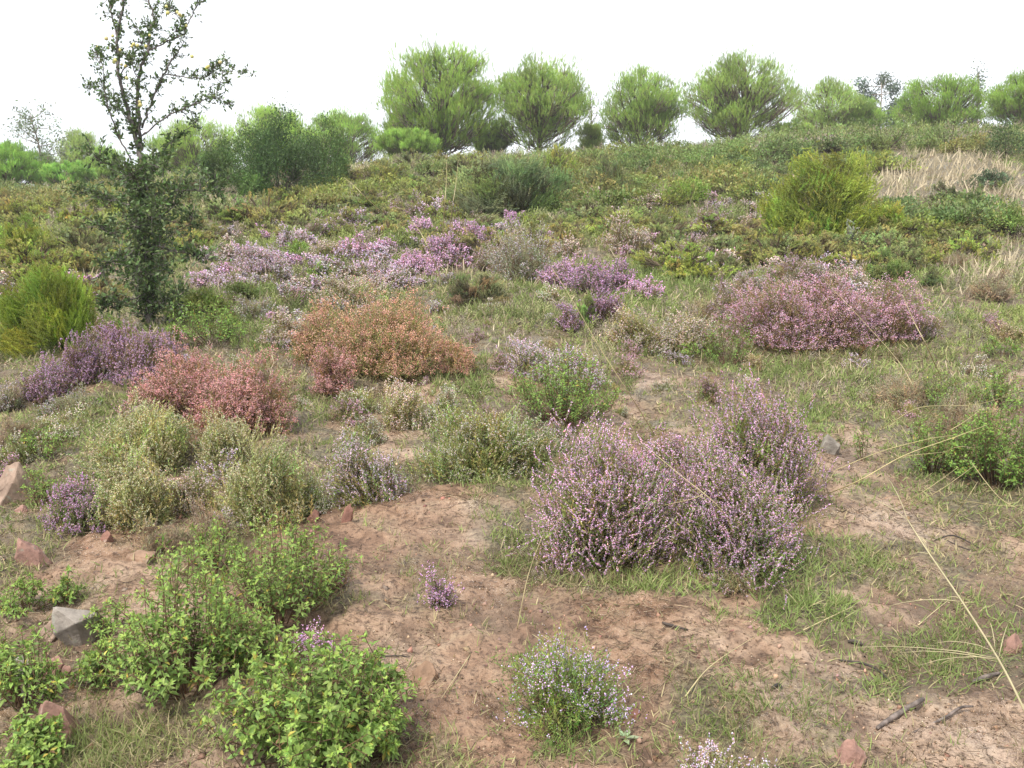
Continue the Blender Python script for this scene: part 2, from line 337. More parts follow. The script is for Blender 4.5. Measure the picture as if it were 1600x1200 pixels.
def heather(seed, R, H, D, dens=1.0, fl=1.0, spike=1.0, leafc=(.105, .115, .05), up=.75, cluster=False, spread=1.0):
    rng = np.random.default_rng(seed); px = D/887.0
    fs = max(.0052, 1.15*px); sp_ = max(.0155, 2.6*px)
    area = 2*np.pi*R*(R+H)/2
    n = int(min(4200, dens*1.25*area/sp_**2)) + 12
    # shoots are gathered in bundles so that dark gaps show between them
    nb = max(10, int(n/13)); bd, br = dome(rng, nb, .42); L = lump(rng, bd, 10, .55)
    ncl = int(np.clip(2+R*14, 3, 9)); ca = rng.uniform(0, 6.28)+np.arange(ncl)*2.4; cr_ = R*.58*np.sqrt((np.arange(ncl)+.4)/ncl)*rng.uniform(.8, 1.15, ncl)
    csub = np.stack([np.cos(ca)*cr_, np.sin(ca)*cr_, 0*ca], 1); csz = rng.uniform(.36, .62, ncl)*R; chh = H*rng.uniform(.55, 1.08, ncl)*(1-.30*(cr_/R)**1.5); chh[rng.integers(ncl)] = H*1.06
    own = rng.integers(0, ncl, nb); bt = csub[own] + bd*(br*L)[:, None]*np.stack([csz[own], csz[own], chh[own]], 1)
    bdir = rng.normal(0, 1, (nb, 3)); k = rng.integers(0, nb, n); bs = np.clip(.12*(R+H)/2, .02, .065)
    tip = bt[k] + rng.normal(0, 1, (n, 3))*[bs, bs, bs*.75]*spread; tip[:, 2] = np.maximum(tip[:, 2], .012+.02*rng.random(n))
    rad = norm(tip*[1, 1, .7]+[0, 0, .05]); d = norm(rad*(1-up)+np.array([0, 0, up])+rng.normal(0, .16, (n, 3)) + .35*(bd[k]*[1, 1, 0]) + bdir[k]*.3)
    ln = np.clip(.34*H, .045, .13)*rng.uniform(.6, 1.3, n)*max(1, D/11)**.5
    base = tip - d*ln[:, None]
    st = MB(); stems(rng, bt[:min(nb, 110)]*.96, st, max(.0024, .35*px)*(1+R), (.24, .17, .12))
    ng = min(n, 1100); st.sticks(bt[k[:ng]]*.62+[0, 0, .01], base[:ng], np.full(ng, max(.001, .16*px)), jit(rng, ng, (.2, .13, .085), .2))
    bcol = np.where(rng.random((nb, 1)) < .3, [[1.15, .95, .8]], np.where(rng.random((nb, 1)) < .4, [[.85, 1.08, .8]], [[1.05, 1.05, 1.05]]))*jit(rng, nb, (1, 1, 1), .14, .04)
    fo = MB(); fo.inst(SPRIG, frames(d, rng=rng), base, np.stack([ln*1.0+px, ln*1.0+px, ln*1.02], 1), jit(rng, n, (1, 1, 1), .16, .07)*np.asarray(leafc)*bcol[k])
    inner = rng.random(n) < .45                                             # older growth lower in the bush
    m = inner.sum(); b2 = base[inner]*rng.uniform(.35, .85, (m, 1)); b2[:, 2] += .01
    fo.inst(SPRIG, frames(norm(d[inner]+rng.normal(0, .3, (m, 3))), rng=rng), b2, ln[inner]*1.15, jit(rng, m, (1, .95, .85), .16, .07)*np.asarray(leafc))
    fw = MB(); nf_ = np.maximum(1, (12*fl*ln/.1*(.0052/fs)**.8)); blo = vnoise(tip[:, 0]*11/max(1, px*90), tip[:, 1]*11/max(1, px*90), tip[:, 2]*11/max(1, px*90), seed)+rng.normal(0, .08, n) > (.60-.29*min(fl, 1.5))
    cnt = rng.poisson(nf_)*blo; idx = np.repeat(np.arange(n), cnt); q = len(idx)
    if q:
        if cluster: tt = rng.uniform(.82, 1.05, q); off = rng.normal(0, 1, (q, 3))*fs*1.1
        else: tt = rng.uniform(.42, 1.0, q); off = norm(rng.normal(0, 1, (q, 3)))*fs*.62
        P = base[idx] + d[idx]*(ln[idx]*tt*spike)[:, None] + off
        fw.inst(BLOSSOM, frames(norm(off+.4*d[idx]), rng=rng), P, fs*rng.uniform(.7, 1.3, q), mix_petal(rng, q))
    parts = [('stems', st, M_STEM), ('foliage', fo, M_FINE)]
    if q: parts.append(('blossom', fw, M_PETAL))
    return [(a, b.mesh(a, c)) for a, b, c in parts]

def plume_bush(seed, R, H, D, col=(.16, .21, .05), dens=1.0, up=.6, far=None):
    rng = np.random.default_rng(seed); px = D/887.0; far = D > 11 if far is None else far
    nb = int(20+46*dens*min(1, (R*H)/.3)); bd, br = dome(rng, nb, .35, .08); L = lump(rng, bd, 10, .6); bt = bd*(br*L)[:, None]*[R, R, H]
    n = int(min(7000, dens*(4.2 if not far else 3.4)*np.pi*R*(R+H)/max(.028, 3.2*px)**2))+20; k = rng.integers(0, nb, n)
    pl = np.clip(.165*H, .05, .17)*rng.uniform(.6, 1.25, n)
    tip = bt[k] + rng.normal(0, 1, (n, 3))*np.array([.10*R, .10*R, .09*H]); tip[:, 2] = np.maximum(tip[:, 2], .04)
    bdir = norm(bd*[1, 1, .5]+rng.normal(0, .5, (nb, 3)))
    d = norm(bdir[k]*(1-up)*1.5+np.array([0, 0, up])+rng.normal(0, .27, (n, 3))); base = tip-d*pl[:, None]
    st = MB(); stems(rng, bt, st, max(.004, .45*px), (.15, .12, .085))
    mg = min(n, 500); st.sticks(bt[k[:mg]]*.6, base[:mg]+d[:mg]*pl[:mg, None]*.2, np.full(mg, max(.0015, .2*px)), jit(rng, mg, (.16, .12, .08), .2))
    fo = MB(); T = PLUME_FAR if far else PLUME; wd = np.maximum(pl, .10+2*px)
    bc = jit(rng, nb, (1.35, 1.27, 1.45), .24, .09)
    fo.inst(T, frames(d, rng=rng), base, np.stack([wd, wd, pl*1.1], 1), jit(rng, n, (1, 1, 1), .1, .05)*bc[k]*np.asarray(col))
    return [('stems', st.mesh('stems', M_STEM)), ('foliage', fo.mesh('foliage', M_FINE))]

def cistus(seed, R, H, D, leaf=.036, col=(.15, .27, .055), ns=60, T=LEAF8, twig=(.22, .12, .07)):
    rng = np.random.default_rng(seed); st = MB(); lf = MB(); P = []; Dr = []; Hn = []; S = []; C = []; A = []; B = []; Rr = []
    for s in range(ns):
        a = rng.uniform(0, 2*np.pi); rr = rng.uniform(0, 1)**.55; ed = 1+.45*(float(vnoise(math.cos(a)*1.6, math.sin(a)*1.6, 0, seed))-.5)
        hk = .78+.42*float(vnoise(math.cos(a)*rr*2.6, math.sin(a)*rr*2.6, 3, seed+1)); tip = np.array([math.cos(a)*R*rr*ed*1.08, math.sin(a)*R*rr*ed*1.08, H*(1-.6*rr**2)*hk*rng.uniform(.65, 1.15)])
        b = tip*[.35, .35, 0]*rng.uniform(.4, 1.2) + [0, 0, -.01]; m = b*.4+tip*.6 + [*(tip[:2]*.12), -.03*H] + rng.normal(0, .012, 3)
        pts = [b, (b*.5+m*.5), m, tip]
        def shoot(p0, p1, n, ls, phase):
            d = norm(p1-p0); x = norm(np.cross(d, rng.normal(size=3))); y = np.cross(d, x)
            for i in range(n):
                f = (i+.6)/n; p = p0+(p1-p0)*f; ang = phase + i*math.pi/2 + rng.normal(0, .2)
                for sg in (0, math.pi):
                    o = x*math.cos(ang+sg)+y*math.sin(ang+sg); el = .25+.6*f**2 + rng.normal(0, .14)
                    dr = o*math.cos(el)+d*math.sin(el); dr[2] -= .12*(1-f)
                    P.append(p+o*.002); Dr.append(dr); Hn.append(d*1.0+np.array([0, 0, .5])); S.append(ls*(1.05-.5*f**3)*rng.uniform(.55, 1.2))
                    C.append((np.array([.5, .42, .09]) if rng.random() < .025 else np.array([.20, .13, .06]) if rng.random() < .03*(1-f)+.01 else np.asarray(col)*(.78+.45*f**2))*(1+rng.normal(0, .19)))
            for q in range(5):                                               # young leaves at the tip
                ang = rng.uniform(0, 6.28); o = x*math.cos(ang)+y*math.sin(ang); P.append(p1); Dr.append(o*.75+d*.8); Hn.append(d); S.append(ls*.52*rng.uniform(.7, 1.1)); C.append(np.asarray(col)*(1.5, 1.4, 1.25))
        for i in range(3): A.append(pts[i]); B.append(pts[i+1]); Rr.append(max(.0022, .3*D/887)*(1.3-.3*i))
        shoot(pts[1]*.85+pts[2]*.15, tip, max(4, int(.85*H/leaf)), leaf, rng.uniform(0, 3))
        for q in range(rng.integers(2, 5)):                                  # side shoots
            f = rng.uniform(.25, .95); p = m*(1-f)+tip*f if f > .5 else pts[1]*(1-2*f)+m*2*f
            e = p + norm(np.array([*rng.normal(0, 1, 2), rng.uniform(.3, 1.1)]))*rng.uniform(.14, .3)*(H+R)*.5
            e[2] = max(e[2], .03); A.append(p); B.append(e); Rr.append(max(.0014, .2*D/887)); shoot(p*.6+e*.4, e, 3, leaf*.85, rng.uniform(0, 3))
    st.sticks(np.array(A), np.array(B), np.array(Rr), jit(rng, len(A), twig, .2))
    Fm = frames(np.array(Dr), np.array(Hn)+rng.normal(0, .15, (len(P), 3))); lf.inst(T, Fm, np.array(P), np.array(S), np.array(C)*(1+rng.normal(0, .05, (len(P), 3))))
    return [('stems', st.mesh('stems', M_STEM)), ('foliage', lf.mesh('foliage', M_LEAF))]

def leafy_bush(seed, R, H, D, col=(.09, .16, .04), leaf=.05, n=2600, mat=None, low=.02):
    rng = np.random.default_rng(seed); px = D/887.0; leaf = max(leaf, 2.6*px)
    nb = 46; bd, br = dome(rng, nb, .45, low); L = lump(rng, bd, 9, .35); bt = bd*(br*L)[:, None]*[R, R, H]
    k = rng.integers(0, nb, n); tip = bt[k]+rng.normal(0, 1, (n, 3))*[.12*R, .12*R, .10*H]; tip[:, 2] = np.maximum(tip[:, 2], .03)
    d = norm(norm(tip)*.5+rng.normal(0, .6, (n, 3))+[0, 0, .35]); hint = norm(tip)*.5+[0, 0, .9]+rng.normal(0, .4, (n, 3))
    st = MB(); stems(rng, bt, st, max(.006, .5*px), (.13, .10, .075)); lf = MB(); bc = jit(rng, nb, (1, 1, 1), .16, .06)
    lf.inst(LEAF2, frames(d, hint), tip, leaf*rng.uniform(.6, 1.25, n), jit(rng, n, (1, 1, 1), .14, .06)*bc[k]*np.asarray(col))
    return [('stems', st.mesh('stems', M_STEM)), ('foliage', lf.mesh('foliage', mat or M_LEAF))]

def put(name, label, cat, loc, parts, tints=None, group=None, scale=None, rz=0.0):
    o = thing(name, label, cat, loc, group, rz)
    if scale is not None: o.scale = scale
    for a, me in parts: link(a, me, o, (tints or {}).get(a, (1, 1, 1)))
    return o

# ------------------------------------------------------------------ heathers: (u, v of the base, width, height, palette, label) in pixels of the photograph
# palettes: blossom colour, leaf colour, amount of bloom
PAL = {
 'mauve':  ((.80, .53, .74), (.21, .23, .09), 1.35, False),
 'lilac':  ((.78, .62, .76), (.27, .27, .14), 1.0, False),
 'vivid':  ((.71, .44, .67), (.18, .23, .09), 1.3, False),
 'violet': ((.56, .36, .54), (.20, .17, .10), 1.1, False),
 'pale':   ((.70, .64, .46), (.33, .335, .155), .9, False),
 'greenish': ((.74, .66, .60), (.265, .295, .125), .7, False),
 'sprout': ((.72, .54, .78), (.19, .27, .085), .5, False),
 'rust':   ((.68, .41, .32), (.26, .23, .105), .95, True),
 'rosy':   ((.68, .39, .39), (.22, .155, .085), 1.05, True),
 'pink':   ((.70, .45, .57), (.24, .19, .10), .9, True),
 'blush':  ((.76, .62, .60), (.30, .29, .14), .8, False),
 'dusky':  ((.56, .41, .48), (.27, .25, .15), .6, False),
 'grey':   ((.60, .52, .56), (.30, .29, .20), .5, False),
 'white':  ((.85, .76, .88), (.20, .22, .11), 1.8, False),
 'dead':   ((.45, .36, .28), (.36, .30, .23), .0, False),
}
NEAR_H = [
 (945, 885, 195, 185, 'mauve', 'tall mauve heather lobe on the left of the largest clump, over bare mud'),
 (1150, 888, 190, 215, 'mauve', 'largest heather bush, dark brown heart and mauve flower tips, above green grass'),
 (1182, 800, 150, 262, 'mauve', 'upright pale lilac heather rising behind the largest dark bush'),
 (1045, 770, 140, 85, 'mauve', 'low mauve heather filling between the lobes of the largest clump'),
 (690, 955, 66, 58, 'vivid', 'tiny bright lilac heather sprig alone on the bare mud'),
 (885, 1142, 225, 118, 'sprout', 'green young heather with scattered lilac dots, on mud near the bottom'),
 (1125, 1262, 165, 112, 'lilac', 'small lilac heather cut off by the bottom edge of the photo'),
 (487, 1042, 80, 66, 'vivid', 'bright lilac heather sprig growing out of the leafy rockrose'),
 (118, 832, 95, 92, 'vivid', 'round bright lilac heather beside the pink rock on the left'),
 (203, 832, 120, 118, 'pale', 'yellowish faded heather just right of the round bright lilac one'),
 (405, 815, 150, 130, 'pale', 'widest yellowish faded heather, in front of the rosy bush'),
 (205, 735, 150, 105, 'pale', 'yellow-green faded heather behind the other faded ones, at the grass edge'),
 (352, 735, 90, 85, 'pale', 'faded cream heather directly below the rosy red bush'),
 (305, 800, 78, 75, 'blush', 'small pinkish cream heather between two yellowish faded ones'),
 (560, 785, 125, 125, 'lilac', 'spiky pale lilac heather at the upper edge of the bare mud'),
 (482, 800, 70, 60, 'greenish', 'small greenish heather left of the spiky pale lilac one'),
 (285, 660, 150, 108, 'rosy', 'left half of the rosy red faded heather clump'),
 (375, 690, 135, 140, 'rosy', 'right, taller half of the rosy red faded heather clump'),
 (595, 590, 225, 150, 'rust', 'largest orange brown faded heather in the middle of the slope'),
 (515, 622, 70, 70, 'rosy', 'small rosy faded heather at the left foot of the orange brown bush'),
 (705, 583, 85, 60, 'rust', 'low dark rusty heather at the right foot of the orange brown bush'),
 (492, 572, 66, 80, 'rust', 'orange tinged heather leaning on the left of the orange brown bush'),
 (60, 628, 85, 70, 'violet', 'dark violet heather near the left edge of the photo'),
 (135, 602, 100, 72, 'violet', 'dark violet heather second from the left edge'),
 (205, 600, 110, 78, 'violet', 'dark violet heather below the fruit tree trunk'),
 (152, 545, 75, 48, 'dusky', 'dusky violet heather behind the violet ones, at the foot of the yellow-green shrub'),
 (250, 572, 80, 55, 'violet', 'purple heather right at the base of the fruit tree'),
 (284, 566, 36, 26, 'white', 'small whitish lilac heather tuft beside the rosy clump'),
 (100, 650, 95, 48, 'grey', 'silvery lilac heather in front of the violet ones'),
 (10, 640, 52, 46, 'grey', 'silvery heather cut by the left edge of the photo'),
 (25, 728, 70, 50, 'greenish', 'low greenish heather behind the rock at the left edge'),
 (755, 740, 200, 135, 'greenish', 'cream and green heather rounded over the bare mud'),
 (630, 672, 72, 78, 'blush', 'small blush heather with bare woody stem beside the cream one'),
 (562, 648, 66, 52, 'greenish', 'small green heather under the orange brown bush'),
 (690, 655, 60, 52, 'greenish', 'little green heather between blush and cream ones'),
 (840, 722, 120, 46, 'greenish', 'low olive heather in front of the bright green rockrose'),
 (935, 720, 80, 60, 'blush', 'loose blush heather touching the left of the largest clump'),
 (835, 590, 110, 68, 'lilac', 'lilac heather behind the bright green rockrose'),
 (905, 610, 100, 80, 'lilac', 'grey lilac heather right behind the bright green rockrose'),
 (940, 508, 70, 52, 'violet', 'small violet heather crossed by the long pale stalk'),
 (890, 520, 50, 42, 'violet', 'tiny violet heather left of the long pale stalk'),
 (1000, 552, 100, 76, 'blush', 'cream and pink heather, left one of a close pair'),
 (1075, 550, 105, 84, 'blush', 'cream and pink heather, right one of a close pair'),
 (1225, 548, 150, 112, 'pink', 'deep pink heather, left part of the wide pink clump'),
 (1305, 545, 140, 108, 'pink', 'deep pink heather, middle part of the wide pink clump'),
 (1385, 538, 125, 85, 'pink', 'pink heather, low right part of the wide pink clump'),
 (1450, 530, 75, 48, 'dusky', 'dusky heather trailing off the right end of the pink clump'),
 (1262, 452, 80, 55, 'dusky', 'dusky heather standing behind the wide pink clump'),
 (1150, 940, 70, 50, 'dusky', 'dark pink heather twig at the foot of the largest bush'),
 (525, 930, 50, 60, 'dusky', 'thin dusky heather at the right tip of the leafy rockrose'),
]
NEAR_H += [
 (262, 868, 100, 52, 'dead', 'grey dead twiggy heather on soil above the leafy rockroses'),
 (330, 845, 70, 60, 'dead', 'grey dead twigs right behind the highest rockrose tips'),
 (1425, 640, 110, 56, 'dead', 'brown dead heather under the small leaved rockrose at right'),
 (1520, 690, 110, 60, 'dead', 'brown dead heather between the straw tuft rockroses'),
 (870, 745, 60, 40, 'dead', 'dry brown twiggy heather at the upper left foot of the largest clump'),
 (1245, 730, 60, 70, 'blush', 'thin pinkish dry heather fringe right of the largest clump'),
 (15, 700, 60, 44, 'dead', 'dead brown heather behind the left edge rock'),
 (70, 690, 90, 50, 'greenish', 'green leafy heather with few flowers above the left edge rock'),
 (235, 668, 70, 50, 'pale', 'pale yellowish heather at the left foot of the rosy clump'),
 (655, 578, 110, 56, 'rust', 'orange pink heather filling the right front of the orange brown bush'),
]
MID_H = [
 (1560, 470, 90, 46, 'dead', 'dry brown scrub at the right edge above the pale green rockrose'),
 (1500, 420, 80, 40, 'dead', 'dry brown scrub below the light green leafy bush at the right'),
 (640, 500, 60, 26, 'dead', 'dry grey scrub behind the orange brown bush'),
 (925, 462, 100, 52, 'vivid', 'bright magenta heather on the mid slope, right of the grey one'),
 (968, 458, 60, 46, 'vivid', 'bright magenta heather, smaller one of the mid slope pair'),
 (1010, 470, 50, 32, 'mauve', 'mauve heather trailing right of the magenta pair'),
 (880, 448, 55, 40, 'mauve', 'mauve heather between the grey bush and the magenta one'),
 (750, 390, 44, 44, 'vivid', 'small magenta heather, left of the big grey one'),
 (799, 350, 38, 22, 'vivid', 'tiniest magenta heather below the big olive shrub'),
 (820, 440, 130, 86, 'grey', 'big grey brown heather in the centre of the slope'),
 (770, 425, 60, 46, 'dusky', 'dusky heather against the left of the big grey one'),
 (985, 395, 66, 46, 'blush', 'pale pinkish heather above the magenta pair'),
 (1108, 365, 62, 36, 'dusky', 'dusky heather left of the yellow-green shrub on the right'),
 (1070, 405, 48, 30, 'dusky', 'little dusky heather on grass above the cream pair'),
 (412, 428, 80, 46, 'lilac', 'bright lilac heather right of the fruit tree'),
 (350, 452, 50, 34, 'lilac', 'lilac heather nearest the right side of the fruit tree'),
 (312, 450, 46, 30, 'lilac', 'faint lilac heather half under the fruit tree branches'),
 (385, 405, 50, 30, 'mauve', 'mauve heather above the bright lilac one by the tree'),
 (600, 455, 76, 46, 'lilac', 'lilac heather just above the orange brown bush'),
 (540, 478, 100, 42, 'blush', 'pale pink heather at the top left of the orange brown bush'),
 (660, 425, 60, 40, 'mauve', 'mauve heather left of the big grey one, lower'),
 (695, 408, 56, 40, 'mauve', 'mauve heather left of the big grey one, upper'),
 (560, 410, 56, 36, 'mauve', 'mauve heather in the middle of the lilac band'),
 (510, 405, 60, 30, 'blush', 'cream pink heather in the middle of the lilac band'),
 (600, 400, 50, 34, 'mauve', 'purple tinted heather at the right of the lilac band'),
 (455, 392, 60, 32, 'lilac', 'greyish lilac heather at the left of the lilac band'),
 (505, 370, 60, 32, 'dusky', 'dull lilac heather top left of the lilac band'),
 (545, 362, 50, 30, 'lilac', 'dull lilac heather top centre of the lilac band'),
 (590, 352, 46, 28, 'dusky', 'dull lilac heather top right of the lilac band'),
 (640, 345, 50, 30, 'dusky', 'dull lilac heather below the small low pine bush'),
 (685, 345, 50, 32, 'lilac', 'dull lilac heather left of the big olive shrub'),
 (660, 372, 46, 30, 'mauve', 'purple tinted heather under the two upright pale stalks'),
 (725, 365, 40, 30, 'dusky', 'dusky heather under the left edge of the big olive shrub'),
 (1175, 470, 60, 42, 'dusky', 'dusky heather touching the upper left of the pink clump'),
 (1140, 500, 66, 50, 'dusky', 'brownish heather between the cream pair and the pink clump'),
 (1330, 448, 60, 34, 'blush', 'pale heather among grasses behind the pink clump'),
 (930, 320, 44, 26, 'blush', 'pale pink heather high on the slope, right of the big olive shrub'),
 (1010, 330, 50, 28, 'blush', 'pale pink heather high on the slope, left of the leafy bush'),
 (880, 400, 50, 30, 'blush', 'pale heather above the big grey one, at its right'),
 (860, 480, 50, 36, 'greenish', 'greenish heather on the grass below the big grey one'),
 (1200, 545, 50, 50, 'dusky', 'dark heather in the shadow at the left foot of the pink clump'),
 (20, 520, 50, 40, 'grey', 'grey heather at the left edge, beside the yellow-green shrub'),
 (390, 500, 70, 44, 'grey', 'grey lilac heather right of the leafy bush near the tree'),
 (440, 540, 60, 44, 'blush', 'pale heather left of the orange brown bush, upper'),
 (330, 410, 46, 26, 'lilac', 'faint lilac heather above and right of the tree foot'),
]
seed = 100
for i, (u, v, wp, hp, pal, lab) in enumerate(NEAR_H+MID_H):
    p, s = hit(u, v); seed += 1; fc, lc, fl, cl = PAL[pal]; rg = np.random.default_rng(seed)
    if i >= len(NEAR_H) and pal in ('lilac', 'mauve', 'blush', 'dusky'): wp *= 1.3; hp *= 1.12
    wide = {'rust': 1.12, 'rosy': 1.15, 'pink': 1.16}.get(pal, 1.18); R = .5*wp*s/FPX*wide; H = hp*s/FPX*({'pink': 1.02, 'rust': 1.22}.get(pal, 1.04))
    big = wp > 140
    sprout = pal == 'sprout'
    parts = heather(seed, R, H, s, dens=.95, fl=fl, leafc=lc, up=.62 if not sprout else .6, cluster=cl, spread=1.25 if big else 1.0)
    p = p + np.array([0, R*.35, 0]); p[2] = float(gz(p[0], p[1]))
    k = rg.uniform(.92, 1.08)
    put('heather_bush', lab, 'heather', p, parts, {'blossom': tuple(c*k for c in fc)}, 'heather bushes scattered over the slope', rz=0)

# ------------------------------------------------------------------ leafy rockroses
CIS = [
 (425, 985, 235, 150, 70, .034, 'leafy green rockrose, upper one of the big clump beside the mud'),
 (275, 1105, 215, 190, 80, .036, 'leafy green rockrose with one yellow leaf, middle of the big clump'),
 (480, 1225, 300, 175, 110, .036, 'leafy green rockrose cut by the bottom edge, below the lilac sprig'),
 (330, 900, 90, 85, 26, .030, 'upright leafy rockrose tips at the back of the big clump'),
 (30, 965, 85, 55, 24, .030, 'small rockrose under the pink pointed rock'),
 (100, 945, 50, 46, 12, .028, 'smallest rockrose sprout between two left rocks'),
 (385, 1060, 120, 90, 34, .034, 'rockrose filling the gap between the big clump and the bottom bush'),
 (28, 1115, 110, 120, 34, .034, 'rockrose at the left edge above the lowest rock'),
 (30, 1215, 120, 90, 30, .036, 'rockrose in the bottom left corner'),
 (170, 1000, 70, 50, 16, .028, 'thin rockrose just right of the grey slab rock'),
 (55, 795, 52, 64, 16, .026, 'small bright rockrose between the left edge rock and the lilac heather'),
 (150, 1075, 80, 70, 20, .030, 'loose rockrose left of the big clump, above the lowest rock'),
 (600, 1190, 90, 80, 22, .034, 'rockrose sprigs on the mud at the right of the big clump'),
]
CIS_MID = [
 (880, 668, 165, 112, 90, .034, 'bright green rockrose in the centre among cream heathers'),
 (325, 545, 120, 66, 50, .038, 'bright green rockrose right of the fruit tree foot'),
 (1142, 572, 90, 76, 30, .032, 'bright green rockrose at the lower left of the pink clump'),
 (1072, 562, 40, 24, 10, .030, 'tiny green sprout beside the cream and pink pair'),
 (1570, 765, 150, 130, 90, .030, 'dense bright rockrose at the right edge behind the straw stalks'),
 (1468, 748, 100, 84, 46, .028, 'darker rockrose under the crossing straw stalks'),
 (1570, 640, 90, 60, 34, .030, 'loose rockrose at the right edge, upper one'),
 (1350, 720, 30, 70, 6, .024, 'single thin green sprout right of the grey stone'),
 (185, 525, 40, 28, 14, .032, 'little rockrose under the left branches of the fruit tree'),
 (95, 545, 46, 36, 14, .030, 'little rockrose in front of the yellow-green shrub on the left'),
 (130, 640, 50, 30, 12, .030, 'rockrose leaves among the silvery heather'),
 (60, 720, 90, 44, 26, .026, 'low dark rockrose behind the left edge rock'),
 (1480, 640, 90, 56, 30, .024, 'small leaved rockrose above the crossing straw stalks'),
 (1570, 560, 50, 30, 14, .034, 'pale green rockrose by the right edge beside litter'),
]
seed = 400
for j, (u, v, wp, hp, ns, lf, lab) in enumerate(CIS+CIS_MID):
    p, s = hit(u, v); seed += 1; R = .5*wp*s/FPX; H = hp*s/FPX
    lf = max(lf*(1 if j < len(CIS) else 1.0), .0042*s)*(.92)
    col = (.235, .345, .085) if j < len(CIS) else (.20, .32, .07)
    p = p + np.array([0, R*.4, 0]); p[2] = float(gz(p[0], p[1]))
    tw = (.17, .105, .065)
    put('rockrose_bush', lab, 'rockrose', p, cistus(seed, R, H, s, lf*.88, col, int(ns*1.15), LEAF8 if j % 3 == 2 else LEAF8N, tw), group='leafy green rockroses among the heather')

# ------------------------------------------------------------------ yellow-green tree heaths and olive shrubs
PLUMES = [
 (1290, 380, 225, 140, (.21, .26, .045), 1.0, 'yellow-green feathery shrub, the largest on the right slope'),
 (1395, 372, 80, 84, (.20, .26, .045), .8, 'yellow-green feathery shrub, smaller one right of the largest'),
 (1215, 360, 60, 50, (.17, .23, .05), .8, 'yellow-green feathery shrub at the left shoulder of the largest'),
 (85, 550, 175, 190, (.20, .27, .04), 1.0, 'bright yellow-green feathery shrub left of the fruit tree'),
 (30, 400, 100, 70, (.21, .27, .045), .9, 'yellow-green feathery shrub at the left edge'),
 (270, 545, 24, 55, (.22, .32, .05), .5, 'narrow light green upright shrub touching the fruit tree trunk'),
 (790, 338, 200, 118, (.165, .205, .085), 1.1, 'big olive feathery shrub on the crest below the second pine'),
 (870, 290, 70, 62, (.21, .27, .055), .8, 'light green feathery shrub right of the big olive one'),
 (955, 300, 70, 60, (.15, .19, .07), .9, 'dull green feathery shrub on the crest below the third pine'),
 (1385, 440, 100, 62, (.17, .22, .065), .9, 'olive feathery shrub behind the right end of the pink clump'),
 (1040, 375, 80, 46, (.15, .195, .055), .9, 'round dark olive heath cushion on the mid slope'),
 (1140, 432, 66, 46, (.17, .19, .075), .9, 'round olive heath cushion above the pink clump'),
 (745, 478, 120, 48, (.20, .20, .095), .8, 'greyish grassy heath cushion left of the violet heathers'),
 (600, 292, 80, 36, (.19, .23, .05), .9, 'yellow-green low shrub below the gap in the pines'),
 (590, 330, 110, 28, (.17, .21, .055), .9, 'long low olive shrub under the yellow-green one'),
 (30, 350, 90, 40, (.22, .25, .05), .8, 'upper yellow-green low shrub by the left edge'),
 (365, 350, 70, 24, (.17, .22, .05), .8, 'low olive shrub right of the fruit tree, nearer'),
 (460, 325, 90, 26, (.18, .22, .06), .8, 'low olive shrub below the dark evergreen thicket'),
 (110, 350, 50, 36, (.24, .28, .05), .8, 'small golden green shrub left of the fruit tree'),
 (480, 235, 1, 1, (.2, .2, .1), .1, None),
 (1490, 320, 60, 40, (.14, .17, .07), .8, 'dark grey green shrub in the dry grass, left one'),
 (1330, 395, 26, 60, (.26, .29, .20), .5, 'silvery dead looking shrub in front of the yellow-green one'),
 (1240, 300, 50, 24, (.15, .2, .06), .7, 'small green shrub behind the large yellow-green one'),
 (910, 510, 44, 50, (.18, .25, .07), .5, 'fresh green heath tuft under the big grey heather'),
 (1460, 450, 60, 44, (.15, .19, .07), .8, 'dark green shrub right of the olive one, behind the pink clump'),
]
seed = 600
for (u, v, wp, hp, col, dn, lab) in PLUMES:
    if lab is None: continue
    p, s = hit(u, v); seed += 1; R = .5*wp*s/FPX; H = hp*s/FPX*.80
    p = p + np.array([0, R*.4, 0]); p[2] = float(gz(p[0], p[1]))
    put('heath_shrub', lab, 'shrub', p, plume_bush(seed, R, H, s, col, dn), group='feathery green heath shrubs')

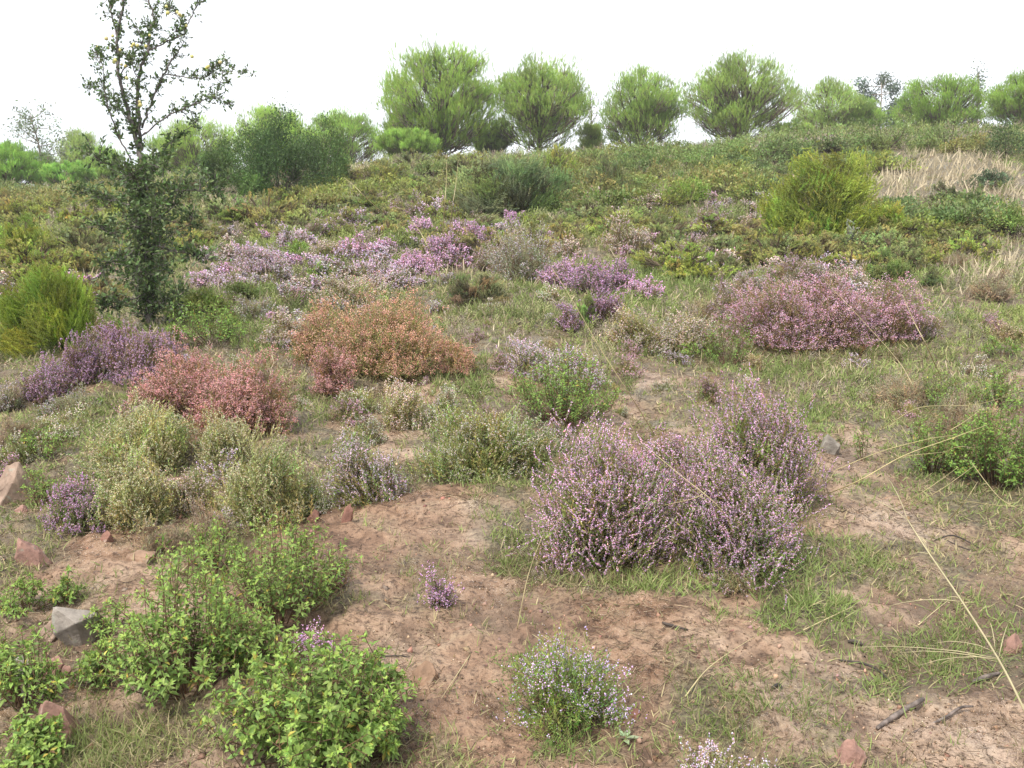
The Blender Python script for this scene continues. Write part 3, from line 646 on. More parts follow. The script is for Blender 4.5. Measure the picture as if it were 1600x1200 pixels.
# ------------------------------------------------------------------ broadleaf bushes of the upper slope
LEAFY = [
 (430, 305, 150, 122, None, (0.071, 0.124, 0.032), 20000, 'dark evergreen thicket below the left pines, largest part'),
 (345, 300, 90, 80, None, (0.086, 0.142, 0.034), 9000, 'dark evergreen bush between the fruit tree and the thicket'),
 (505, 290, 95, 88, None, (0.098, 0.158, 0.038), 9000, 'evergreen bush at the right end of the dark thicket'),
 (400, 312, 60, 40, None, (0.098, 0.168, 0.040), 4000, 'low glossy bush at the foot of the dark thicket'),
 (1078, 318, 80, 40, None, (0.225, 0.305, 0.062), 2400, 'light green leafy bush with brown underside on the upper slope'),
 (1010, 268, 120, 52, None, (0.180, 0.244, 0.075), 2400, 'green leafy bush on the crest below the third pine'),
 (1120, 265, 140, 50, None, (0.180, 0.256, 0.075), 2600, 'green leafy bush on the crest below the fourth pine'),
 (1205, 258, 130, 50, None, (0.188, 0.256, 0.081), 2400, 'green leafy bush on the crest right of the fourth pine'),
 (1180, 300, 100, 34, None, (0.225, 0.268, 0.088), 2400, 'olive leafy bush upper left of the yellow-green shrub'),
 (1300, 240, 130, 52, None, (0.173, 0.232, 0.075), 2600, 'hedge-like green bush on the right crest, left part'),
 (1390, 236, 140, 50, None, (0.180, 0.232, 0.075), 2600, 'hedge-like green bush on the right crest, middle part'),
 (1490, 236, 140, 52, None, (0.180, 0.226, 0.075), 2600, 'hedge-like green bush on the right crest, right part'),
 (1580, 248, 90, 66, None, (0.086, 0.126, 0.045), 2400, 'dark bush at the right edge on the crest'),
 (1545, 295, 66, 30, None, (0.086, 0.126, 0.065), 1800, 'dark blue-green bush in the dry grass'),
 (1500, 355, 84, 34, None, (0.210, 0.293, 0.075), 2200, 'light green leafy bush below the dry grass'),
 (1575, 370, 66, 40, None, (0.203, 0.281, 0.075), 2200, 'light green leafy bush below the dry grass at the edge'),
 (860, 335, 60, 40, None, (0.195, 0.268, 0.075), 2000, 'leafy green bush at the right foot of the big olive shrub'),
 (960, 330, 60, 26, None, (0.210, 0.268, 0.075), 1600, 'small leafy bush right of the pale pink heather high up'),
 (310, 505, 100, 52, None, (0.195, 0.244, 0.062), 2600, 'leafy bush directly right of the fruit tree trunk'),
 (500, 440, 44, 28, None, (0.225, 0.305, 0.075), 1200, 'small bright leafy bush among the lilac band'),
 (625, 385, 60, 30, None, (0.210, 0.256, 0.075), 1600, 'small olive leafy bush at the top of the lilac band'),
 (470, 400, 40, 22, None, (0.195, 0.293, 0.062), 1000, 'tiny green leafy bush in the lilac band'),
 (990, 350, 34, 24, None, (0.210, 0.305, 0.075), 900, 'tiny green leafy bush above the pale pinkish heather'),
 (380, 470, 70, 30, None, (0.225, 0.268, 0.088), 1500, 'low leafy bush below the bright lilac heather'),
]
seed = 700
for (u, v, wp, hp, dd, col, n, lab) in LEAFY:
    if dd: s = dd; p = at(u, v, s); p[2] = float(gz(p[0], p[1]))
    else: p, s = hit(u, v)
    seed += 1; R = .5*wp*s/FPX; H = hp*s/FPX
    if dd: ztop = at(u, v-hp, s)[2]; H = max(.3, ztop-p[2])
    else: p = p + np.array([0, R*.3, 0]); p[2] = float(gz(p[0], p[1]))
    put('leafy_shrub', lab, 'shrub', p, leafy_bush(seed, R, H, s, tuple(c*1.15 for c in col), .04, n, M_LEAF), group='leafy shrubs of the upper slope')

# ------------------------------------------------------------------ low bushes that nothing tells apart: shared meshes, copied
MARKS = [(232, 400, 'the fruit tree'), (430, 260, 'the dark evergreen thicket'), (820, 400, 'the big grey heather'), (940, 430, 'the magenta heather pair'), (1290, 330, 'the large yellow-green shrub'), (790, 290, 'the big olive shrub'),
 (590, 540, 'the orange brown heather'), (1300, 490, 'the wide pink clump'), (1480, 270, 'the dry grass patch'), (85, 480, 'the bright feathery shrub'), (690, 220, 'the tallest pine'), (843, 220, 'the second pine'), (1000, 215, 'the third pine'),
 (1155, 210, 'the widest pine'), (30, 370, 'the left edge shrub'), (1078, 300, 'the light leafy bush'), (1465, 190, 'the dense bright pine'), (412, 410, 'the bright lilac heather'), (600, 440, 'the upper lilac heather'), (540, 230, 'the pine right of the thicket'),
 (750, 370, 'the small magenta heather'), (1040, 355, 'the dark olive cushion'), (697, 310, 'the two upright stalks'), (1390, 410, 'the olive feathery shrub'), (105, 270, 'the brightest small pine'), (1300, 160, 'the see-through pine'),
 (345, 620, 'the rosy red clump'), (870, 620, 'the central rockrose'), (740, 690, 'the cream and green heather'), (405, 770, 'the widest faded heather'), (1050, 700, 'the largest heather clump'), (205, 780, 'the yellowish heather on the left'),
 (120, 600, 'the dark violet heathers'), (560, 740, 'the spiky lilac heather'), (1030, 520, 'the cream and pink pair'), (1480, 740, 'the straw tuft'), (1142, 545, 'the rockrose by the pink clump'), (325, 520, 'the rockrose by the tree foot')]
USED = set()
def own_label(x, y, z, what, tone, k, lo, hi):
    u, v = proj(x, y, z); u = float(u); v = float(v); t = (k-lo)/(hi-lo)
    size = 'small' if t < .33 else 'medium' if t < .66 else 'broad'
    ms = sorted(MARKS, key=lambda m: (m[0]-u)**2 + 2.2*(m[1]-v)**2)[:5]; c = []
    def rel(m):
        dx = u-m[0]; dy = v-m[1]; far = math.hypot(dx, dy); q = 'just ' if far < 45 else 'well ' if far > 110 else ''
        h = '' if abs(dx) < 22 else 'left' if dx < 0 else 'right'; w_ = '' if abs(dy) < 14 else 'above' if dy < 0 else 'below'
        if h and w_: return f"{q}{w_} and {h} of {m[2]}"
        return f"{q}{h} of {m[2]}" if h else f"{q}{w_ or 'beside'} {m[2]}"
    c += [f"{size} {tone} {what} {rel(m)}" for m in ms[:3]]
    c += [f"{size} {tone} {what} between {a[2]} and {b[2]}" for a in ms[:3] for b in ms[:4] if a[0] < b[0]]
    c += [f"{size} {tone} {what} {rel(m)}" for m in ms[3:]]
    c += [f"{tone} {what}, {e} of several, {rel(m)}" for m in ms[:3] for e in ('nearer one', 'higher one', 'outermost one', 'lowest one', 'inner one')]
    for l in c:
        if l not in USED and len(l.split()) <= 16: USED.add(l); return l
    return c[0]
def filler(kind, what, group, name, protos, spots, tints, seedv, smin, smax):
    rng = np.random.default_rng(seedv)
    for (x, y) in spots:
        ps = protos[rng.integers(len(protos))]; k = rng.uniform(smin, smax)
        z = float(gz(x, y)); tone, tint = tints[rng.integers(len(tints))]; kk = rng.uniform(.85, 1.12)
        o = thing(name, own_label(x, y, z, what, tone, k, smin, smax), kind, (x, y, z-.01), group, rng.uniform(0, 6.28)); o.scale = (k*rng.uniform(.9, 1.35), k*rng.uniform(.9, 1.2), k*rng.uniform(.8, 1.1))
        for a, me in ps: link(a, me, o, tuple(c*kk for c in tint.get(a, (1, 1, 1))))
def spots_in(n, regions, seedv, mind=.5):
    rng = np.random.default_rng(seedv); res = []; tries = 0
    while len(res) < n and tries < 20000:
        tries += 1; cx, cy, rx, ry = regions[rng.integers(len(regions))]
        u = cx+rng.uniform(-1, 1)*rx; v = cy+rng.uniform(-1, 1)*ry
        p, s = hit(u, v)
        if s > 36: continue
        if all((p[0]-q[0])**2+(p[1]-q[1])**2 > (mind*s/18)**2 for q in res): res.append((p[0], p[1]))
    return res
ph = [plume_bush(900+i, .5, .40, 20, (.18, .215, .06), .7, far=True) for i in range(4)]
lb = [leafy_bush(920+i, .55, .40, 22, (.19, .235, .075), .05, 1100, M_LEAF) for i in range(4)]
hb = [heather(940+i, .34, .3, 18, .8, .9, leafc=(.15, .16, .08)) for i in range(4)]
filler('shrub', 'heath cushion', 'low olive heath cushions', 'heath_cushion', ph,
       spots_in(125, [(150, 350, 150, 60), (80, 440, 80, 40), (420, 350, 120, 30), (560, 300, 120, 35), (640, 350, 120, 25), (700, 270, 120, 15), (880, 370, 200, 30), (1150, 400, 120, 40), (1400, 400, 150, 30)], 31, .62),
       [('olive', {'foliage': (1.35, 1.25, 1.35)}), ('golden', {'foliage': (1.25, 1.22, .95)}), ('grey-green', {'foliage': (1.15, 1.15, 1.5)}), ('brownish', {'foliage': (1.4, 1.15, 1.4)})], 32, .6, 1.15)
filler('shrub', 'leafy bush', 'low leafy bushes of the crest', 'leafy_cushion', lb,
       spots_in(110, [(1100, 285, 170, 30), (1000, 260, 120, 18), (1250, 260, 160, 16), (1450, 345, 130, 30), (1440, 232, 150, 8), (150, 315, 160, 16), (700, 300, 200, 30), (940, 300, 120, 30)], 33, .6),
       [('green', {'foliage': (1.15, 1.15, 1.15)}), ('light green', {'foliage': (1.4, 1.3, 1.0)}), ('olive', {'foliage': (1.45, 1.15, 1.2)}), ('dark green', {'foliage': (.9, 1.0, 1.1)})], 34, .7, 1.3)
filler('heather', 'low heather', 'low faded heathers of the mid slope', 'faded_heather', hb,
       spots_in(110, [(560, 395, 180, 50), (500, 380, 150, 40), (600, 420, 130, 40), (700, 370, 120, 30), (380, 430, 70, 30), (900, 350, 160, 30), (1060, 390, 90, 40), (1220, 440, 120, 30), (430, 430, 90, 30), (480, 500, 60, 30), (60, 480, 60, 40), (1150, 330, 60, 20)], 35, .5),
       [('lilac', {'blossom': PAL['lilac'][0]}), ('blush', {'blossom': PAL['blush'][0]}), ('mauve', {'blossom': PAL['mauve'][0]}), ('greyish', {'blossom': PAL['grey'][0], 'foliage': (1.2, 1.1, 1.3)})], 36, .55, 1.0)

nb_ = [heather(960+i, .15, .17, 6, .8, .8, leafc=(.26, .29, .12)) for i in range(5)]
filler('heather', 'heather tuft', 'little heather tufts between the big bushes', 'heather_tuft', nb_,
       spots_in(62, [(560, 660, 120, 40), (450, 590, 60, 60), (700, 620, 100, 60), (250, 640, 180, 60), (60, 700, 70, 50), (300, 780, 160, 50), (850, 560, 120, 50), (1020, 590, 80, 40), (780, 520, 120, 40), (650, 480, 120, 30), (1150, 600, 60, 30),
                     (1420, 600, 120, 60), (1540, 560, 60, 60), (1300, 590, 120, 30), (900, 690, 70, 50), (400, 480, 90, 40)], 41, .95),
       [('greenish', {'blossom': PAL['greenish'][0]}), ('pinkish', {'blossom': PAL['pink'][0], 'foliage': (1, .9, .9)}), ('lilac', {'blossom': PAL['lilac'][0]}), ('straw-brown', {'blossom': (.62, .5, .38), 'foliage': (1.15, .95, 1.05)})], 42, .5, 1.15)

# ------------------------------------------------------------------ pines
def pine(seed, Rw, H, D, col=(.12, .20, .045), open_=1.0, base=.1):
    rng = np.random.default_rng(seed); tr = MB(); br = MB(); cr = MB()
    top = np.array([rng.normal(0, .05)*H, 0, H*.93]); n = 9; ts = np.linspace(0, 1, n)
    tp = np.stack([top[0]*ts+np.cumsum(rng.normal(0, .014, n))*H, np.cumsum(rng.normal(0, .014, n))*H, ts*H*.93-.05], 1); tp[0, :2] = 0
    tr.tube(tp, np.linspace(.028*H, .008*H, n)**1.0, 8)
    zc = H*(base+1)/2; rz = H*(1-base)/2
    P = []; Dd = []; cc = []; zc = H*(base+.42*(1-base))
    nb = int(165*open_+20); k = 0; sd_ = rng.normal(0, 1, (5, 3)); sd_ = norm(sd_)
    while k < nb:
        q = norm(rng.normal(0, 1, 3)); rr = rng.uniform(.30 if q[2] > 0 else .04, 1.0)**.5
        t = q*rr*(1+.05*(vnoise(q[0]*2+9, q[1]*2+9, q[2]*2, seed)-.5)*2)
        c = np.array([t[0]*Rw, t[1]*Rw, zc + t[2]*((H*.97-zc) if t[2] > 0 else (zc-base*H*.6))])
        if float(vnoise(c[0]*1.1+50, c[1]*1.1+50, c[2]*1.1, seed+3)) < .33 and rng.random() < .8: continue
        k += 1
        hd = math.hypot(c[0], c[1]); za = np.clip(c[2]-hd*rng.uniform(.35, .75), .06*H, .86*H); f = za/(H*.93)
        p0 = np.array([np.interp(f, ts, tp[:, 0]), np.interp(f, ts, tp[:, 1]), za]); L = np.linalg.norm(c-p0); m = 6; u_ = np.linspace(0, 1, m)[:, None]
        bp = p0+(c-p0)*u_ - np.array([0, 0, 1.])*(u_*(1-u_))*L*.28 + np.cumsum(rng.normal(0, .012*L, (m, 3)), 0)*(u_ > 0)
        br.tube(bp, np.linspace(.0042 if hd > .3*Rw else .003, .0012, m)*H*rng.uniform(.7, 1.2), 5)
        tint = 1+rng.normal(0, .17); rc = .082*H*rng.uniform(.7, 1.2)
        for g in range(4):
            e = c+norm(rng.normal(0, 1, 3)+[0, 0, .4])*rc; br.tube([bp[3], (bp[4]+e)/2, e], [.004*H, .003*H, .0018*H], 4)
        for g in range(rng.integers(34, 46)):
            p = c + rng.normal(0, .62, 3)*rc*[1, 1, .8]; P.append(p)
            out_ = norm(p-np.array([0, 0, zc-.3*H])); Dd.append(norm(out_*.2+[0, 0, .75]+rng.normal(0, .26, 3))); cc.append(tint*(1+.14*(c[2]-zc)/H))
    P = np.array(P); N = len(P); cc = np.array(cc)
    e = (P[:, 0]**2+P[:, 1]**2)/Rw**2 + ((P[:, 2]-zc)/rz)**2; keep = (P[:, 2] > .02*H)
    P = P[keep]; Dd = np.array(Dd)[keep]; cc = cc[keep]; N = len(P)
    ln = np.clip(.05*H, .15, .24)*rng.uniform(.7, 1.25, N)
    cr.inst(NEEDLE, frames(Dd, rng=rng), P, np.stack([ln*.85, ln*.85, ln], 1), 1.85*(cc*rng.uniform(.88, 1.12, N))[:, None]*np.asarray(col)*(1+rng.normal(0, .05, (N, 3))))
    return [('trunk', tr.mesh('trunk', M_BARK, True)), ('branches', br.mesh('branches', M_BARK, True)), ('crown', cr.mesh('crown', M_NEEDLE))]
PINES = [  # u, top v, crown width, distance, colour, openness, label
 (688, 80, 172, 36, (0.200, 0.282, 0.058), 1.35, 'tallest stone pine, first of the row from the left, with open lower limbs'),
 (843, 92, 150, 37, (0.200, 0.275, 0.065), 1.3, 'stone pine, second of the row, round crown and visible trunk'),
 (1000, 112, 132, 38, (0.192, 0.269, 0.065), 1.2, 'stone pine, third of the row, round crown'),
 (1155, 92, 168, 37, (0.192, 0.262, 0.065), 1.4, 'widest stone pine, fourth of the row, hole in its right side'),
 (1293, 126, 100, 41, (0.224, 0.301, 0.085), .8, 'thin see-through pine right of the widest one'),
 (1465, 122, 125, 40, (0.168, 0.256, 0.046), 1.6, 'dense bright round pine on the right crest'),
 (1598, 112, 110, 36, (0.160, 0.237, 0.046), 1.5, 'dense pine cut by the right edge of the photo'),
 (538, 176, 110, 39, (0.208, 0.301, 0.072), 1.1, 'pine standing right of the dark evergreen thicket'),
 (425, 166, 110, 40, (0.240, 0.333, 0.072), 1.1, 'light green pine rising behind the dark thicket'),
 (310, 182, 110, 38, (0.224, 0.307, 0.072), 1.0, 'light pine seen through the fruit tree branches'),
 (15, 226, 90, 34, (.18, .29, .06), 1.1, 'bright green young pine at the left edge'),
 (105, 255, 70, 34, (.18, .29, .07), 1.0, 'brightest small pine left of the fruit tree'),
 (165, 232, 60, 40, (.21, .30, .07), .8, 'small light pine right behind the fruit tree trunk'),
 (62, 240, 44, 38, (.16, .24, .06), .7, 'green young pine second from the left edge'),
 (265, 215, 80, 42, (.19, .27, .06), .9, 'hazy pine right of the fruit tree, lower one'),
 (480, 205, 70, 42, (.19, .28, .06), .9, 'pine top showing between the two behind the thicket'),
 (622, 180, 50, 38, (0.208, 0.294, 0.065), .6, 'slim young pine leaning out left of the tallest one'),
 (640, 205, 90, 33.5, (0.192, 0.282, 0.065), 1.0, 'low bushy pine under the tallest one'),
 (1345, 160, 60, 41, (0.176, 0.256, 0.058), .7, 'small pine between the see-through one and the grey green tree'),
 (920, 195, 40, 39, (0.208, 0.256, 0.078), .5, 'small thin pine between second and third of the row'),
 (770, 190, 60, 37.5, (0.192, 0.256, 0.065), .7, 'low pine boughs between the two tallest pines'),
 (1235, 190, 60, 38, (0.192, 0.256, 0.065), .6, 'small pine at the right foot of the widest one'),
 (125, 205, 62, 41, (0.224, 0.282, 0.091), .6, 'pale pointed young pine on the left skyline'),
]
seed = 1000
for (u, vt, wp, D, col, op, lab) in PINES:
    seed += 1; p = at(u, 240, D); x, y = p[0], p[1]; z = float(terrain(x, y)); H = at(u, vt, D)[2]-z
    put('stone_pine', lab, 'pine tree', (x, y, z), pine(seed, .53*wp*D/FPX, H, D, col, op, .16), {'trunk': (1.3, 1.1, .95), 'branches': (1.5, 1.35, 1.2)}, 'pines along the crest')

# thin grey-green trees on the skyline
def wispy(seed, W, H, col, n=1500, leaf=.14, lean=0.0):
    rng = np.random.default_rng(seed); tr = MB(); lf = MB(); m = 9; ts = np.linspace(0, 1, m)
    tp = np.stack([lean*H*ts**1.5+np.cumsum(rng.normal(0, .012*H, m)), np.cumsum(rng.normal(0, .012*H, m)), H*ts*.96], 1); tp[0, :2] = 0
    tr.tube(tp, np.linspace(.018*H, .004*H, m), 7); ends = []
    for i in range(22):
        f = rng.uniform(.25, .95); p0 = np.array([np.interp(f, ts, tp[:, c]) for c in range(3)]); a = rng.uniform(0, 6.28)
        e = p0 + np.array([math.cos(a)*W*.5, math.sin(a)*W*.5, 0])*rng.uniform(.4, 1.05)*(1.1-.5*f) + [0, 0, rng.uniform(.05, .2)*H]; mid = (p0+e)/2+[0, 0, -.02*H]
        tr.tube([p0, mid, e], [.006*H, .004*H, .002*H], 4); ends += [e, mid*.4+e*.6]
    ends = np.array(ends); k = rng.integers(0, len(ends), n); P = ends[k]+rng.normal(0, .05*H, (n, 3)); bc = jit(rng, len(ends), (1, 1, 1), .15)
    lf.inst(LEAF2, frames(rng.normal(0, 1, (n, 3))+[0, 0, -.5], rng=rng), P, leaf*rng.uniform(.6, 1.2, n), jit(rng, n, (1, 1, 1), .15)*bc[k]*np.asarray(col))
    return [('trunk', tr.mesh('trunk', M_BARK, True)), ('crown', lf.mesh('crown', M_LEAF))]
for (u, vt, wp, D, col, n, leaf, lab, ln) in [
    (62, 172, 95, 38, (.20, .25, .14), 1300, .13, 'thin pale grey-green tree on the left skyline', -.12),
    (1375, 128, 95, 43, (.13, .17, .12), 3600, .15, 'grey-green broadleaf tree between right pines', .02),
    (1522, 110, 26, 41, (.12, .16, .10), 700, .13, 'slender dark tree top on the right skyline', 0.0),
    (920, 148, 40, 42, (.28, .26, .24), 260, .09, 'nearly bare wispy tree between second and third pine', 0.0),
    (1415, 150, 60, 44, (.14, .17, .12), 1400, .14, 'low grey-green tree beside the dense bright pine', 0.0)]:
    seed += 1; p = at(u, 240, D); x, y = p[0], p[1]; z = float(terrain(x, y)); H = at(u, vt, D)[2]-z
    put('skyline_tree', lab, 'tree', (x, y, z), wispy(seed, wp*D/FPX*1.1, H, col, n, leaf, ln), {'trunk': (1.6, 1.5, 1.4)})

# ------------------------------------------------------------------ wild pear with yellow fruit
def fruit_tree():
    p, s = hit(233, 508); rng = np.random.default_rng(77)
    root = thing('fruit_tree', 'tall dark-leaved wild pear tree with small yellow fruits on the left', 'fruit tree', p)
    def W(u, v, dy=0.0):
        k = (s+dy); q = at(u, v, k); return q-p
    def path(pts, m=7):
        a = np.array([W(*q) for q in pts]); n = len(a); t = np.linspace(0, n-1, (n-1)*m+1); i = np.minimum(t.astype(int), n-2); f = (t-i)[:, None]
        P0 = a[np.maximum(i-1, 0)]; P1 = a[i]; P2 = a[i+1]; P3 = a[np.minimum(i+2, n-1)]
        r = .5*((2*P1)+(-P0+P2)*f+(2*P0-5*P1+4*P2-P3)*f**2+(-P0+3*P1-3*P2+P3)*f**3); return r+rng.normal(0, .006, r.shape)*(t[:, None] > 0)
    tr = MB(); main = path([(235, 512), (230, 460), (226, 400), (222, 330), (221, 270), (215, 220), (203, 180), (192, 150)]); main[0, 2] -= .06
    tr.tube(main, np.interp(np.linspace(0, 1, len(main)), [0, .1, .6, 1], [.05, .036, .028, .016]), 10)
    root_t = link('trunk', tr.mesh('trunk', M_BARK, True), root, (.85, .85, .88))
    br = MB(); br2 = []
    L = [([(192, 150), (186, 110), (184, 60), (190, 20), (197, -35)], .028, .016), ([(184, 60), (176, 30), (168, -5), (160, -30)], .014, .008),
         ([(221, 235), (216, 170), (219, 110), (233, 78), (232, 50), (240, 30), (226, -25)], .030, .012), ([(233, 78), (258, 66), (285, 55), (292, 40), (312, 0), (316, -25)], .014, .006),
         ([(222, 200, .1), (240, 150, .2), (262, 105, .3), (284, 72, .3)], .018, .009), ([(255, 115, .2), (300, 122, .1), (325, 118, 0), (345, 100, 0), (388, 120, -.1)], .010, .003),
         ([(222, 212), (262, 182, -.1), (300, 165, -.2), (335, 152, -.2), (356, 160, -.3)], .014, .004), ([(335, 152, -.2), (345, 130, -.2), (347, 110, -.2)], .006, .003),
         ([(215, 220), (196, 180, .1), (170, 150, .2), (135, 135, .3)], .012, .004), ([(205, 250), (180, 200, -.1), (165, 150, -.2), (160, 100, -.2), (150, 85, -.2)], .014, .004),
         ([(189, 115), (210, 85, .1), (225, 60, .1), (215, 45, .1)], .010, .004), ([(187, 80), (205, 98, -.1), (215, 130, -.1), (218, 160, 0)], .010, .006), ([(262, 60), (283, 38), (268, 12), (255, 5)], .008, .003),
         ([(224, 400), (245, 385, -.2), (270, 392, -.4), (300, 395, -.5), (322, 405, -.6)], .016, .004), ([(224, 380), (200, 400, -.3), (175, 408, -.5), (158, 418, -.6)], .014, .004),
         ([(223, 330), (190, 315, .3), (155, 308, .4), (125, 300, .5)], .016, .004), ([(223, 345), (262, 330, .3), (280, 300, .4), (290, 280, .4)], .016, .004),
         ([(222, 310), (270, 300, -.2), (310, 297, -.3), (342, 298, -.3)], .010, .003), ([(221, 280), (250, 240, .3), (275, 215, .5), (305, 190, .6)], .016, .004), ([(221, 290), (190, 260, -.3), (160, 255, -.5), (150, 245, -.5)], .014, .004),
         ([(228, 460), (200, 470, -.3), (175, 480, -.4), (160, 478, -.4)], .014, .004), ([(228, 470), (255, 475, -.3), (272, 470, -.4), (280, 462, -.4)], .012, .004), ([(224, 370), (215, 350, -.4), (205, 330, -.7)], .012, .004),
         ([(224, 360), (235, 340, -.5), (245, 320, -.8)], .012, .004), ([(222, 300), (212, 285, -.4), (200, 270, -.7)], .012, .004), ([(228, 440), (220, 430, -.4), (212, 420, -.6)], .012, .004), ([(228, 430), (240, 425, .4), (255, 415, .7)], .012, .004),
         ([(223, 330), (215, 300, .5), (205, 280, .8)], .012, .004), ([(222, 260), (240, 262, -.4), (262, 255, -.6)], .012, .004), ([(224, 350), (180, 365, .2), (150, 350, .3)], .012, .004), ([(224, 350), (262, 365, .1), (292, 352, .1), (300, 340, .1)], .012, .004)]
    paths = []
    for pts, r0, r1 in L:
        q = path([(a[0], a[1], a[2] if len(a) > 2 else 0) for a in pts]); br.tube(q, np.linspace(r0*.62, r1*.62, len(q)), 6); paths.append(q)
    # twigs and leaves
    P = []; Dd = []; A = []; B = []
    allp = [(q, 1.0) for q in paths] + [(main[1:16], 6.5), (main[16:28], 5.0), (main[28:], 1.6)]
    for q, wgt in allp:
        Lq = np.linalg.norm(np.diff(q, axis=0), axis=1).sum()
        low = q[:, 2].mean() < (W(230, 240)[2])
        for k in range(int(Lq*wgt*(58 if low else 44))):
            f = rng.uniform(.12, 1.0)*(len(q)-1); i = min(int(f), len(q)-2); b = q[i]+(q[i+1]-q[i])*(f-i)
            d = norm(norm(q[i+1]-q[i])*.5+rng.normal(0, .75, 3)+[0, 0, .25]); ln = rng.uniform(.05, .24 if low else .12); e = b+d*ln
            A.append(b); B.append(e)
            for j in range(rng.integers(7, 14)):
                g = rng.uniform(.25, 1.08); P.append(b+(e-b)*g+rng.normal(0, .012, 3)); Dd.append(norm(d*.7+rng.normal(0, .7, 3)+[0, 0, .25]))
    A = np.array(A); B = np.array(B); br.sticks(A, B, np.full(len(A), .0038), np.ones((len(A), 3)))
    link('branches', br.mesh('branches', M_BARK, True), root, (.95, .92, .98))
    P = np.array(P); n = len(P); lf = MB(); T = leaf_t(.24, .07, .12)
    lf.inst(T, frames(np.array(Dd), rng.normal(0, .6, (n, 3))+[0, 0, 1]), P, rng.uniform(.030, .055, n)*np.where(P[:, 2] > W(230, 200)[2], .8, 1.05), jit(rng, n, (.11, .165, .055), .3, .08))
    link('crown', lf.mesh('crown', M_GLOSSY), root)
    # fruits
    fb = MB(); th = np.linspace(0, math.pi, 7); ph_ = np.linspace(0, 2*math.pi, 10, endpoint=False)
    V = []; 
    for t_ in th:
        for q_ in ph_: rr = math.sin(t_)*(1-.10*math.cos(t_)); V.append((rr*math.cos(q_), rr*math.sin(q_), math.cos(t_)*1.05))
    F = [[i*10+j, (i+1)*10+j, (i+1)*10+(j+1) % 10, i*10+(j+1) % 10] for i in range(6) for j in range(10)]
    V = np.array(V)*.0165; fb.add(V, F, (.62, .56, .20)); 
    calyx = MB(); fm = fb.mesh('fruit', M_FRUIT, True)
    for (u, v) in [(322, 290), (326, 287), (318, 293), (218, 159), (219, 164), (198, 122), (178, 97), (180, 94), (190, 101), (206, 72), (209, 69), (228, 72), (234, 55), (176, 56), (169, 75), (152, 73), (280, 22), (277, 19), (282, 24), (323, 106), (325, 104),
                   (196, 103), (260, 10), (215, 71), (291, 40), (166, 60), (188, 78), (344, 97), (300, 88), (262, 20)]:
        o = link('fruit', fm, root, (1, rng.uniform(.92, 1.1), rng.uniform(.8, 1.3))); o.location = Vector(W(u, v, -.1+rng.normal(0, .06))); k = rng.uniform(.8, 1.2); o.scale = (k, k, k)
fruit_tree()

# ------------------------------------------------------------------ rocks, clods, sticks
def rock(seedv, wd, dp, ht, col, label, p, rz, tilt=(0, 0), name='rock', cat='rock', pts=9, peak=.6):
    import bmesh
    rng = np.random.default_rng(seedv); bm = bmesh.new()
    for i in range(pts):
        a = i*2*math.pi/pts*1.0+rng.uniform(-.3, .3); k = rng.uniform(.75, 1.0); h = -.25 if i % 2 else rng.uniform(.15, .75)
        bm.verts.new((math.cos(a)*.5*k*(1-.35*max(h, 0)), math.sin(a)*.5*k*(1-.35*max(h, 0)), h))
    bm.verts.new((rng.uniform(-.15, .15)+(peak-.5)*.6, rng.uniform(-.1, .1), 1.0)); bm.verts.new((rng.uniform(-.3, .3), rng.uniform(-.2, .2), .86))
    r = bmesh.ops.convex_hull(bm, input=bm.verts); 
    for v_ in [v_ for v_ in bm.verts if not v_.link_faces]: bm.verts.remove(v_)
    bmesh.ops.bevel(bm, geom=bm.edges[:], offset=.022, segments=2, affect='EDGES', profile=.6)
    bmesh.ops.triangulate(bm, faces=bm.faces[:]); bmesh.ops.subdivide_edges(bm, edges=bm.edges[:], cuts=3, use_grid_fill=True)
    for v_ in bm.verts:
        c = v_.co; k = (vnoise(c.x*5, c.y*5, c.z*5, seedv)-.5)*.09 + (vnoise(c.x*14, c.y*14, c.z*14, seedv+1)-.5)*.06; v_.co += c.normalized()*float(k); v_.co.x *= wd; v_.co.y *= dp; v_.co.z *= ht
    me = bpy.data.meshes.new(name); bm.to_mesh(me); bm.free(); me.materials.append(M_ROCK)
    o = bpy.data.objects.new(name, me); COL.objects.link(o); o.location = tuple(p); o.rotation_euler = (tilt[0], tilt[1], rz); o.color = (*col, 1)
    tag(o, label, cat); return o
PINK = (.36, .21, .17); TAN = (.37, .27, .21); GREY = (.30, .27, .24); RED = (.28, .14, .105); CLAY = (.33, .215, .145)
